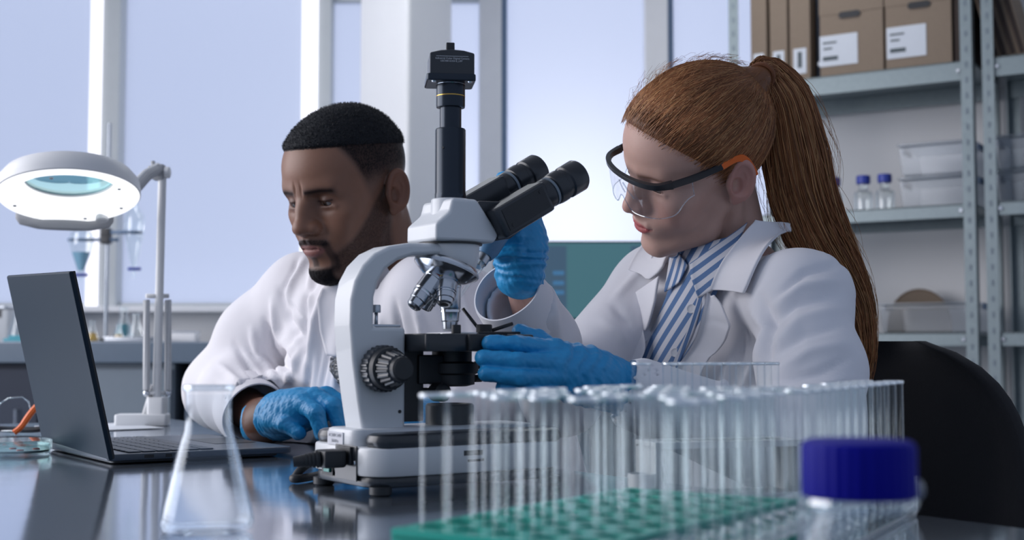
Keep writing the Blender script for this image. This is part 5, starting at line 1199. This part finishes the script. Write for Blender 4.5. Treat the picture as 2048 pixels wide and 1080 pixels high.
for i, t in enumerate(idx):
    s_ = t * ln; f_ = s_ * 39; j = np.clip(f_.astype(int), 0, 38); u = (f_ - j)[:, None]; c0 = cen[j] * (1 - u) + cen[j + 1] * u; w_ = np.interp(s_, np.linspace(0, 1, 40), wid)
    mixp = sstep(.3, 1, t) * .6; p2 = ph * (1 - mixp) + clump * mixp; wob = .006 * t * np.sin(wa + wf_ * s_) 
    P_[:, i] = c0 + X1[j] * ((rr * np.cos(p2) * w_ + wob)[:, None]) + X2[j] * ((rr * np.sin(p2) * w_ * .75 + wob * .5)[:, None])
cl_ = hair_cols(n_, (.245, .095, .035)); pony = strands('ponytail', P_, .00058, M['hair_w'], hairb, wo, cl_, .6)
mb = MB(); mb.tube(cen[:34], wid[:34] * .62, 14); mb.M = np.eye(3); V = np.concatenate(mb.v); mesh_np('ponytail_core', V, np.array([f for f in mb.f if len(f) == 4]), M['hair_w'], hairb, wo, np.tile([.17, .06, .02], (len(V), 1)))
MB().tube([rt + .016 * (math.cos(a) * X1[2] + math.sin(a) * X2[2]) - wo for a in np.linspace(0, 6.28, 24)], .003, 8).build('hair_tie', mat('hair_tie_elastic', (.16, .055, .02), .7, noise=.05), hairb)
# flyaway hairs
n_ = 260; d = rg.normal(size=(n_, 3)); d[:, 2] = np.abs(d[:, 2]); d /= np.linalg.norm(d, axis=1)[:, None]; S = HC + d * HRd * 1.0; okm = (S @ np.array([0, .70, -.71]) < -.006) & (S @ np.array([0, -.74, -.67]) < .045); S = S[okm]; d = d[okm]; n_ = len(S)
tn = rd - (d @ rd)[:, None] * d; tn /= np.linalg.norm(tn, axis=1)[:, None] + 1e-9; P_ = np.stack([S + tn * .045 * t * rg.uniform(.5, 1.2, (n_, 1)) + d * (.009 * math.sin(t * 2.6)) * rg.uniform(.3, 1.3, (n_, 1)) + .004 * t * rg.normal(size=(n_, 3)) * 0 for t in np.linspace(0, 1, 8)], 1)
strands('flyaway_hair', wp(P_.reshape(-1, 3)).reshape(n_, 8, 3), .00028, M['hair_w'], hairb, wo, hair_cols(n_, (.33, .14, .05)), .4)
n_ = 220; j0 = rg.integers(6, 32, n_); ph = rg.uniform(0, 6.28, n_); P_ = np.zeros((n_, 9, 3))
for i, t in enumerate(np.linspace(0, 1, 9)):
    j = np.clip(j0 + int(t * 8), 0, 39); P_[:, i] = cen[j] + (X1[j] * np.cos(ph)[:, None] + X2[j] * np.sin(ph)[:, None]) * (wid[j] * (1 + .35 * math.sin(t * 3)))[:, None]
P_ = .5 * P_ + .25 * (np.roll(P_, 1, 1) + np.roll(P_, -1, 1)); P_ = P_[:, 1:-1]; strands('loose_hair', P_, .0003, M['hair_w'], hairb, wo, hair_cols(n_, (.33, .14, .05)), .5)
# safety glasses she wears
gl = thing('safety_glasses', 'black safety glasses with orange temple tips worn by the woman', 'goggles', WO)
g_ = lambda q: wp(np.asarray(q, float)) - WO
bar = spline([(.070, .078, .034), (.061, .099, .036), (.036, .113, .039), (0, .118, .0405), (-.036, .113, .039), (-.061, .099, .036), (-.070, .078, .034)], 40)
rad = np.interp(np.linspace(0, 1, 40), [0, .12, .5, .88, 1], [.0046, .0040, .0032, .0042, .0050])
brow = MB(); tg_ = np.gradient(bar, axis=0); tg_ /= np.linalg.norm(tg_, axis=1)[:, None]; up_ = np.array([0, 0, 1.0]); loops = []
for i in range(40):
    o_ = np.cross(tg_[i], up_); o_ /= np.linalg.norm(o_); r_ = rad[i]; loops.append([bar[i] + up_ * r_ * a + o_ * r_ * b for a, b in ((1, .9), (-1, .9), (-1, -.9), (1, -.9))])
brow.loft([g_(l) for l in loops]); brow.build('brow_bar', M['black'], gl, bevel=.0008)
for s in (-1, 1):
    te = spline([(s * .070, .081, .034), (s * .0765, .045, .034), (s * .0815, .008, .037)], 14); tm = MB(); tm.loft([g_([p + np.array([a * .0018, 0, b * .0048]) for a, b in ((-1, -1), (1, -1), (1, 1), (-1, 1))]) for p in te]); tm.build('temple', M['black'], gl, bevel=.0005)
    tp = spline([(s * .0805, .010, .0362), (s * .083, -.012, .040), (s * .0845, -.024, .034), (s * .083, -.034, .014), (s * .081, -.038, .002)], 22); tm = MB()
    for_l = [g_([p + np.array([a * .0026, 0, 0]) + b * .0048 * np.cross(np.array([1.0, 0, 0]), t_ / np.linalg.norm(t_)) for a, b in ((-1, -1), (1, -1), (1, 1), (-1, 1))]) for p, t_ in zip(tp, np.gradient(tp, axis=0))]
    tm.loft(for_l); tm.build('temple_tip', ORG, gl, bevel=.0008)
bar_ = bar; bar = np.concatenate([spline([(.075, .052, .033), (.0725, .067, .0335), (.070, .078, .034)], 8)[:-1], bar_, spline([(-.070, .078, .034), (-.0725, .067, .0335), (-.075, .052, .033)], 8)[1:]])
nu, nvv = len(bar), 10; G = np.zeros((nvv, nu, 3))
for i in range(nvv):
    v = i / (nvv - 1)
    for j in range(nu):
        p = bar[j].copy(); u = abs(j / (nu - 1) - .5) * 2; drop = .050 * (1 - .42 * sstep(.66, 1.0, np.array(u))) ; nose = .020 * np.exp(-(p[0] / .012) ** 2)
        zb = .0385 - drop + nose; p[2] = p[2] + (zb - p[2]) * v; p[:2] *= (1 + .02 * math.sin(v * 2.2)); G[i, j] = p
Qs = [(i * nu + j, i * nu + j + 1, (i + 1) * nu + j + 1, (i + 1) * nu + j) for i in range(nvv - 1) for j in range(nu - 1)]
mesh_np('lens', wp(G.reshape(-1, 3)), np.array(Qs), M['lens'], gl, WO)
edge = np.concatenate([G[:, 0], G[-1, 1:], G[::-1, -1][1:]]); MB().tube(g_(edge), .0007, 6).build('lens_edge', M['glassrim'], gl)
for s in (-1, 1): MB().tube(g_(spline([(s * .005, .1175, .028), (s * .009, .1135, .014), (s * .0125, .109, .002)], 10)), .0010, 6).build('nose_pad', M['glassrim'], gl)
# pipette
pp = thing('pipette', 'blue pipette with clear tip held in the raised glove', 'pipette', U(965, 520, 1.495)); po = np.array(pp.location)
p0, p1 = U(1036, 395, 1.527), U(968, 512, 1.492); dd = (p1 - p0) / np.linalg.norm(p1 - p0); L_ = np.linalg.norm(p1 - p0)
PB = mat('pipette_blue', (.10, .24, .42), .35, noise=.03)
MB().lathe([(.008, -.015), (.010, -.012), (.010, .0), (.0145, .004), (.0150, L_ * .6), (.0135, L_ * .9), (.010, L_)], p0 - po, dd, 24).build('barrel', PB, pp)
MB().lathe([(.0082, 0), (.0078, .010), (.0060, .012), (.0055, .016)], p1 - po, dd, 20).build('nozzle', M['steel'], pp)
tipd = U(928, 585, 1.475) - p1; Lt = np.linalg.norm(tipd)
MB().lathe([(.0072, .008), (.0066, .014), (.0045, .030), (.0012, .062)], p1 - po, dd, 18, cap=False).build('tip', M['glass'], pp)
# ------------------------------------------------------------------ the man
MO = np.array([-.2411, 1.9314, .3666]); MR = rotpose(142.3, -21.0, -1.8); MSC = 1.0
mroot = thing('person', 'man with short black hair and beard in lab coat working at the laptop', 'person', AB(1.12, 1.74, -0.75))
mo = np.array(mroot.location); mp = lambda q: MO + MSC * (np.asarray(q, float) @ MR.T); ml = lambda q: (MR.T @ (np.asarray(q, float) - MO)) / MSC
mnb = U(778, 578, 2.00); mrs = U(612, 600, 2.10); mre = U(448, 785, 2.19); mrw = U(532, 842, 1.93)
mls = U(872, 600, 1.86); mle = U(1000, 810, 1.86); mlw = U(860, 840, 1.70)
F = head_field(False, ml(mnb)); 
F.ell((0, .060, -.098), (.026, .024, .016), .014)                                  # beard volume on the chin
for s in (-1, 1): F.cap((s * .006, .1055, -.0345), (s * .024, .0955, -.0400), .0036, .003, .006)   # moustache
V, Q = F.mesh(); V = laplace(V, Q, 1, .4)
x, y, z = V.T; ax_ = np.abs(x); C = np.tile(np.array([.205, .098, .060]), (len(V), 1))
C = mixc(C, (.26, .125, .08), .6 * np.exp(-(x / .05) ** 2 - ((z - .062) / .03) ** 2) * (y > .04)); C = mixc(C, (.25, .115, .072), .6 * np.exp(-((ax_ - .040) / .018) ** 2 - ((z + .012) / .014) ** 2) * (y > .03)); C = mixc(C, (.25, .115, .075), .5 * np.exp(-(x / .012) ** 2 - ((z + .010) / .02) ** 2) * (y > .095))
C = mixc(C, (.17, .065, .038), .6 * sstep(.0745, .079, ax_) * (y < .02))
C = mixc(C, (.085, .036, .025), .7 * np.exp(-((ax_ - .0315) / .017) ** 2 - ((z - .0155) / .013) ** 2) * (y > .06))
lip = sstep(1.15, .8, np.sqrt((x / .0245) ** 2 + ((z + .0500) / (.0115 - .0035 * (x / .02) ** 2)) ** 2)) * (y > .086)
C = mixc(C, (.27, .105, .090), lip * .9)
fr_ = np.random.default_rng(21); fine = fr_.random(len(V)); fine2 = fr_.random(len(V))
BLK = (.009, .010, .012)
# head hair shaved to a fade: dense on top, thinning towards the ears
frontline = .047 - .30 * (z - .075); side = sstep(.010, -.004, y - np.where(z > .080 + .22 * (y - .02), .12, .022 + .36 * np.clip(z, 0, .085)))
dens = sstep(-.002, .052, z + .25 * np.maximum(-y - .03, 0)) * side; dens = np.maximum(dens, .35 * sstep(-.03, .02, z) * side); dens = np.where(ax_ > .0785, dens * .0, dens)
C = mixc(C, BLK, dens * (.80 + .2 * fine))
# beard
cl_line = (z + .004) + .82 * (y - .016); sideb = sstep(.010, -.006, cl_line) * sstep(-.014, .002, y) * sstep(.022, .030, ax_ + .35 * np.maximum(.06 - y, 0))
jaw = sideb * sstep(-.125, -.085, z)
C = mixc(C, (.018, .013, .012), .80 * jaw * (.75 + .25 * fine) * (ax_ < .0745))
chin = sstep(.030, .022, ax_) * sstep(-.074, -.082, z) * sstep(.035, .06, y); C = mixc(C, BLK, chin * .97)
soul = sstep(.008, .004, ax_) * sstep(-.058, -.062, z) * sstep(-.078, -.074, z) * (y > .08); C = mixc(C, BLK, soul * .7)
mz = -.0365 - .22 * np.maximum(ax_ - .008, 0) ; mus = np.exp(-((z - mz) / .0046) ** 2) * sstep(.031, .026, ax_) * (y > .082); C = mixc(C, BLK, np.clip(mus * 1.5, 0, .95) * (.8 + .2 * fine))
con = sstep(.020, .024, ax_) * sstep(.034, .029, ax_) * sstep(-.036, -.044, z) * sstep(-.09, -.08, z) * (y > .055); C = mixc(C, BLK, con * .65)
bz = .0345 - .16 * np.maximum(ax_ - .034, 0) + .10 * np.minimum(ax_ - .022, 0) * 0; C = mixc(C, BLK, .92 * np.exp(-((z - bz) / .0048) ** 2) * sstep(.007, .013, ax_) * sstep(.056, .048, ax_) * (y > .05))
C = mixc(C, (.01, .008, .008), .85 * np.exp(-((z - .0180) / .0014) ** 2) * sstep(.0140, .0115, np.abs(ax_ - .0315)) * (y > .078))
N_ = vnormals(V, Q); beardm = np.clip(chin + .35 * jaw + .5 * np.clip(mus, 0, 1), 0, 1); V = V + N_ * (beardm * .0012 * (fine2 - .3))[:, None]
# frown lines between the brows
for s in (-1, 1): V = V - N_ * (.0018 * np.exp(-((x - s * .006) / .0018) ** 2 - ((z - .040) / .009) ** 2) * (y > .07))[:, None]
M['skin_m'] = mat('brown_skin', (.15, .07, .04), 0.46, spec=0.42, attr='Col', noise=0.06, nscale=90, bump=0.06, bscale=420, sss=0.06)
Nn, Ll = nodes_of(M['skin_m']); bw = Nn.new('ShaderNodeRGBToBW'); at_ = [n for n in Nn if n.type == 'ATTRIBUTE'][0]; Ll.new(at_.outputs['Color'], bw.inputs[0]); mr_ = Nn.new('ShaderNodeMapRange'); mr_.inputs['From Min'].default_value = .012; mr_.inputs['From Max'].default_value = .07; mr_.inputs['To Min'].default_value = .03; mr_.inputs['To Max'].default_value = .42
Ll.new(bw.outputs[0], mr_.inputs['Value']); Ll.new(mr_.outputs[0], Nn['Principled BSDF'].inputs['Specular IOR Level'])
Vb, Qb = mp(V), Q
FB = Field((-.60, 1.60, -.30), (.16, 2.40, .32), .006)
P0, P1, P2 = AB(1.20, 1.74, -.24), AB(1.09, 1.735, .06), AB(1.055, 1.73, .15)
FB.cap(P0, P1, .120, .118, .03, R=TR, sc=(.80, 1.15, 1)); FB.cap(P1, P2, .118, .088, .03, R=TR, sc=(.8, 1.25, 1))
FB.chain([mrs, mre, mrw, U(590, 818, 1.87)], [.05, .038, .0275, .026], .03); FB.chain([mls, mle, mlw], [.05, .038, .028], .03); FB.cap(mnb - .045 * UP, mls - .012 * UP, .038, .045, .03); FB.cap(mnb - .045 * UP, mrs - .012 * UP, .038, .045, .03); FB.cap(mnb, P2, .055, .055, .04)
v2, q2 = FB.mesh(); n0 = len(Vb)
mb_ = mesh_np('body', np.concatenate([Vb, v2]), np.concatenate([Qb, q2 + n0]), M['skin_m'], mroot, mo, np.concatenate([C, np.tile([.15, .066, .04], (len(v2), 1))]))
for s in (-1, 1): eyeball(mb_, MO, MR, MSC, s, (.045, .022, .012), (.10, .9, -.28), mo)
# cropped hair cap
FH = Field((-.10, -.13, -.02), (.10, .11, .16), .0020); FH.ell((0, -.010, .050), (.0805, .1025, .0895), .02); FH.ell((0, .028, .056), (.0675, .0705, .0615), .03)
FH.plane((0, .22, -1), -.0745, .012)
V, Q = FH.mesh(); V = laplace(V, Q, 1, .5); N_ = vnormals(V, Q); V = V + N_ * (.0004 * vnoise(V, 31, 150) + .0004 * vnoise(V, 33, 300))[:, None]
M['hair_m'] = mat('black_cropped_hair', (.0075, .009, .012), 0.75, spec=0.25, noise=.3, nscale=300, bump=.8, bscale=420, bdist=.002)
hm_ = mesh_np('hair', mp(V), Q, M['hair_m'], mroot, mo)
sel = rg.choice(len(V), 7000); base_ = V[sel]; nn = N_[sel] + rg.normal(size=(7000, 3)) * .45; nn /= np.linalg.norm(nn, axis=1)[:, None]; okm = base_[:, 2] > .055; base_, nn = base_[okm], nn[okm]; n_ = len(base_)
P_ = np.stack([base_ + nn * t for t in (-.0005, .0012, .0026)], 1); strands('hair_stubble', mp(P_.reshape(-1, 3)).reshape(n_, 3, 3), .00035, M['hair_w'], hm_, mo, np.tile([.012, .013, .016], (n_, 1)) * rg.uniform(.6, 1.8, (n_, 1)), .5)
# beard bristles on the chin and jaw
hv = ml  # local frame
# coat
FC = Field((-.66, 1.56, -.34), (.20, 2.46, .34), .0048)
FC.cap(P0, P1, .150, .152, .03, R=TR, sc=(.86, 1.15, 1)); FC.cap(P1, P2, .152, .122, .04, R=TR, sc=(.82, 1.25, 1))
FC.cap(mnb - .035 * UP, mrs, .055, .066, .04); FC.cap(mnb - .035 * UP, mls, .055, .064, .04)
mdr = (mrw - mre) / np.linalg.norm(mrw - mre); mdl = (mlw - mle) / np.linalg.norm(mlw - mle); mrc = U(512, 822, 1.975)
FC.chain([mrs, (mrs + mre) / 2 + np.array([.0, 0, .012]), mre], [.074, .072, .064], .03); FC.chain([mre + .01 * UP, mre + (mrc - mre) * .5 + .008 * UP, mrc], [.064, .060, .050], .025)
FC.chain([mls, mle], [.072, .062], .03); FC.chain([mle, mlw - .03 * mdl], [.062, .046], .03)
FC.cap(U(668, 640, 2.02), U(662, 840, 2.03), .066, .078, .05); FC.cap(U(740, 640, 1.98), U(735, 840, 1.98), .08, .085, .05)
FC.cap(mnb - .03 * UP, mnb + .030 * UP + .018 * FWD, .085, .076, .02); FC.cap(mnb - .03 * UP + .02 * FWD, mnb + .012 * UP + .035 * FWD, .085, .070, .02); FC.cap(mnb + .062 * UP + .010 * FWD, mp((0, -.02, -.03)), .060, .07, .008, 'sub')
FC.cap(U(800, 515, 1.92), U(772, 592, 1.905), .022, .016, .012, 'sub'); FC.cap(mrc - .05 * mdr, mrc + .12 * mdr, .043, .050, .004, 'sub'); FC.ell(mrc + .055 * mdr, .075, .006, 'sub')
V, Q = FC.mesh(); V = laplace(V, Q, 2, .5)
V[:, 2] = np.maximum(V[:, 2], np.where(V @ np.array([CA, SA, 0]) < .92, .0015, -9))
mf = [([(612, 515), (585, 560), (570, 620)], 9, .007), ([(640, 540), (610, 600), (600, 680)], 9, -.008), ([(660, 560), (632, 640), (612, 760)], 10, .009), ([(690, 590), (655, 680), (640, 790)], 9, -.008), ([(700, 610), (680, 700), (668, 790)], 9, .008),
      ([(560, 580), (575, 640), (610, 700)], 9, -.009), ([(545, 600), (555, 660), (590, 720)], 10, .009), ([(530, 640), (545, 700), (580, 750)], 9, -.009), ([(505, 660), (520, 720), (560, 770)], 10, .008), ([(470, 690), (510, 750), (555, 780)], 9, -.008), ([(440, 730), (490, 775), (550, 790)], 9, .007), ([(430, 770), (490, 800), (540, 800)], 8, -.006), ([(600, 700), (590, 740), (560, 780)], 8, .007), ([(575, 600), (600, 640), (615, 720)], 7, -.006),
      ([(760, 620), (770, 690), (760, 780)], 9, .007), ([(790, 600), (800, 680), (800, 770)], 9, -.007), ([(830, 610), (850, 680), (840, 770)], 10, .007), ([(920, 580), (945, 660), (960, 760)], 10, .007), ([(890, 600), (910, 690), (900, 780)], 9, -.007), ([(960, 600), (985, 680), (985, 760)], 9, -.006)]
mf = [(p_, w_ * .72, h_ * 1.15) for p_, w_, h_ in mf] + [([(598, 520), (588, 545), (560, 590)], 6, -.006), ([(625, 530), (618, 580), (625, 640)], 6, .006), ([(520, 690), (560, 740), (600, 760)], 6, .006), ([(500, 700), (540, 755), (590, 780)], 6, -.006), ([(590, 650), (575, 700), (590, 760)], 6, -.007), ([(625, 700), (618, 760), (610, 800)], 6, -.006), ([(650, 620), (640, 700), (628, 790)], 5, -.005)]
V = folds(V, Q, mf); N_ = vnormals(V, Q); V = V + N_ * (.0016 * vnoise(V, 12, 8))[:, None]
mcoat = mesh_np('lab_coat', V, Q, M['coat_m'], mroot, mo); V3 = np.concatenate([V, Vb]); Q3 = np.concatenate([Q, Qb + len(V)]); bvm = bvh_of(V3, Q3)
# patterned shirt in the opening and the coat's front edge
PAT = mat('patterned_shirt', (.5, .5, .5), .8, noise=.0); Nn, Ll = nodes_of(PAT); bb = Nn['Principled BSDF']; wv_ = Nn.new('ShaderNodeTexWave'); wv_.bands_direction = 'Z'; wv_.inputs['Scale'].default_value = 38; wv_.inputs['Distortion'].default_value = 3.5; wv_.inputs['Detail Scale'].default_value = 3
tc_ = Nn.new('ShaderNodeTexCoord'); Ll.new(tc_.outputs['Object'], wv_.inputs['Vector']); cr_ = Nn.new('ShaderNodeValToRGB'); cr_.color_ramp.elements[0].color = (.03, .035, .05, 1); cr_.color_ramp.elements[1].color = (.50, .50, .53, 1); Ll.new(wv_.outputs[0], cr_.inputs[0]); Ll.new(cr_.outputs[0], bb.inputs['Base Color'])
sheet('patterned_shirt', [(690, 690), (662, 715), (660, 740), (682, 775)], [(735, 690), (740, 715), (740, 740), (735, 775)], bvm, .003, .0015, PAT, mroot, mo, 10, 16, 0)
sheet('lapel', [(652, 575), (640, 600), (648, 660), (664, 712)], [(690, 560), (690, 620), (690, 670), (690, 715)], bvm, .006, .003, M['coat_m'], mcoat, mo, 10, 24, .002)
cuff('cuff', mrc - .060 * mdr, mdr + np.array([0, 0, -.12]), UP, .055, .052, .066, .003, M['coat_m'], mcoat, mo)
# gloves
FG = Field((-.40, 1.76, -.002), (-.14, 2.0, .125), .0016)
FG.chain([U(530, 842, 1.935), U(560, 832, 1.90), U(600, 818, 1.865)], [.031, .031, .029], .012); FG.cap(U(575, 828, 1.885), U(640, 812, 1.875), .030, .024, .02)
FG.chain([U(545, 838, 1.875), U(572, 848, 1.848), U(598, 866, 1.838)], [.017, .0118, .0105], .006)
for kn, md, tp_ in (((606, 806, 1.848), (632, 826, 1.822), (644, 868, 1.822)), ((630, 796, 1.856), (666, 812, 1.836), (682, 862, 1.836)), ((652, 794, 1.872), (694, 812, 1.862), (708, 858, 1.862)), ((660, 800, 1.895), (705, 822, 1.892), (716, 860, 1.892))):
    FG.chain([U(*kn), U(*md), U(*tp_)], [.0145, .0122, .0105], .0035)
    FG.cap(U(585, 822, 1.885), U(*kn), .022, .0140, .007)
FG.chain([U(530, 842, 1.935), U(522, 844, 1.945)], [.0325, .0335], .004)
FG.plane((0, 0, -1), -.0012, .003)
hand_glove('glove', FG, mroot, mo, M['glove'], (U(550, 838, 1.91), mdr, 480))
FG = Field((-.22, 1.56, -.002), (-.04, 1.80, .11), .002); FG.chain([mlw, mlw + .05 * mdl, mlw + .09 * mdl - .01 * UP], [.030, .032, .026], .012)
for i in range(4): b_ = mlw + .08 * mdl + (i - 1.5) * .019 * UP * .4 + (i - 1.5) * .016 * np.array([.5, .8, 0]); FG.chain([b_, b_ + .035 * mdl - .01 * UP, b_ + .055 * mdl - .028 * UP], [.0125, .0112, .010], .004)
FG.plane((0, 0, -1), -.0012, .003); hand_glove('glove', FG, mroot, mo, M['glove'])
# ------------------------------------------------------------------ trousers, shoes and seats below the table
TROU = mat('dark_trousers', (.03, .035, .05), .8, noise=.08, bump=.1); SHOE = mat('black_shoes', (.012, .012, .013), .4, noise=.05)
def legs(root, ro, a, b, m):
    Fl = Field(np.minimum(AB(a - .75, b - .3, 0), AB(a + .3, b + .3, 0))[:2].tolist() + [-.76], np.maximum.reduce([AB(a - .75, b - .3), AB(a + .3, b + .3), AB(a - .75, b + .3), AB(a + .3, b - .3)])[:2].tolist() + [-.08], .012)
    Fl.lo[:2] = np.minimum.reduce([AB(a - .75, b - .3), AB(a + .3, b + .3), AB(a - .75, b + .3), AB(a + .3, b - .3)])[:2]
    for s in (-1, 1):
        Fl.chain([AB(a, b + s * .09, -.215), AB(a - .42, b + s * .12, -.215), AB(a - .40, b + s * .12, -.66)], [.085, .062, .045], .03)
    Fl.cap(AB(a, b - .09, -.20), AB(a, b + .09, -.20), .10, .10, .05); V, Q = Fl.mesh(); tr = mesh_np('trousers', V, Q, m, root, ro)
    for s in (-1, 1): MB().ball(AB(a - .47, b + s * .12, -.70) - ro, (.13, .048, .05), 16, 10, rotm(rz=PHI)).build('shoe', SHOE, root)
legs(wroot, wo, 1.32, 1.28, TROU); legs(mroot, mo, 1.20, 1.74, TROU)
M['fabric'] = mat('black_chair_fabric', (.009, .009, .011), .9, noise=.1, nscale=200, bump=.2, bscale=500)
def chair(name, label, a, b, back):
    c = thing(name, label, 'chair', AB(a, b, -.75), PHI)
    MB().rbox((-.02, 0, .395), (.46, .46, .07), .09, .025).build('seat', M['fabric'], c); MB().cyl((0, 0, .10), (0, 0, .37), .028, n=20).build('gas_lift', M['steel'], c)
    for i in range(5):
        t = 2 * math.pi * i / 5; lg = MB().at((0, 0, 0), rotm(rz=t)).loft([[(.02, -.025, .07), (.02, .025, .07), (.02, .025, .11), (.02, -.025, .11)], [(.23, -.015, .055), (.23, .015, .055), (.23, .015, .075), (.23, -.015, .075)]]).build('leg', M['mk2'], c, bevel=.004)
        MB().at((0, 0, 0), rotm(rz=t)).cyl((.225, -.012, .026), (.225, .012, .026), .026, n=16).build('castor', M['mk2'], lg)
    if back:
        W_, H0, H1 = .222, .42, .908; nu, nv = 24, 24; G = []
        for i in range(nv + 1):
            v = i / nv; zz = H0 + (H1 - H0) * v
            hw = W_ * (1 - .10 * (1 - v)) * (1 - max(0, (v - .55) / .45) ** 2.6) ** .5 if v < 1 else .02
            G.append([((.235 - .05 * (1 - (2 * j / nu - 1) ** 2) * 0 + .035 * (1 - v) * 0) - .045 * (2 * j / nu - 1) ** 2, hw * (2 * j / nu - 1), zz) for j in range(nu + 1)])
        A = np.array(G).reshape(-1, 3); B = A + np.array([.035, 0, 0]); n_ = len(A); w1 = nu + 1; Q = []
        for i in range(nv):
            for j in range(nu): q = i * w1 + j; Q += [(q, q + 1, q + w1 + 1, q + w1), (n_ + q, n_ + q + w1, n_ + q + w1 + 1, n_ + q + 1)]
        bd = list(range(w1)) + [i * w1 + nu for i in range(1, nv + 1)] + [nv * w1 + j for j in range(nu - 1, -1, -1)] + [i * w1 for i in range(nv - 1, 0, -1)]
        for k_ in range(len(bd)): p, q = bd[k_], bd[(k_ + 1) % len(bd)]; Q.append((p, n_ + p, n_ + q, q))
        V = np.concatenate([A, B]); V = laplace(V, np.array(Q), 3, .4); bk = mesh_np('backrest', V, np.array(Q), M['fabric'], c)
        MB().at((.012, 0, 0)).rbox((.262, 0, .62), (.016, .24, .30), .02, .007).build('back_shell', M['mk2'], c)
        MB().tube(spline([(.05, 0, .36), (.22, 0, .37), (.275, 0, .45), (.275, 0, .60)], 16), .018, 10).build('back_bar', M['mk2'], c)
    return c
chair('office_chair', 'black office chair with rounded backrest behind the woman', 1.245, 1.205, True)
chair('lab_stool', 'low black swivel stool under the man', 1.20, 1.74, False)
# ------------------------------------------------------------------ lift everything so that the floor is at z = 0
for o in list(scene.objects):
    if o.parent is None: o.location.z += TZ
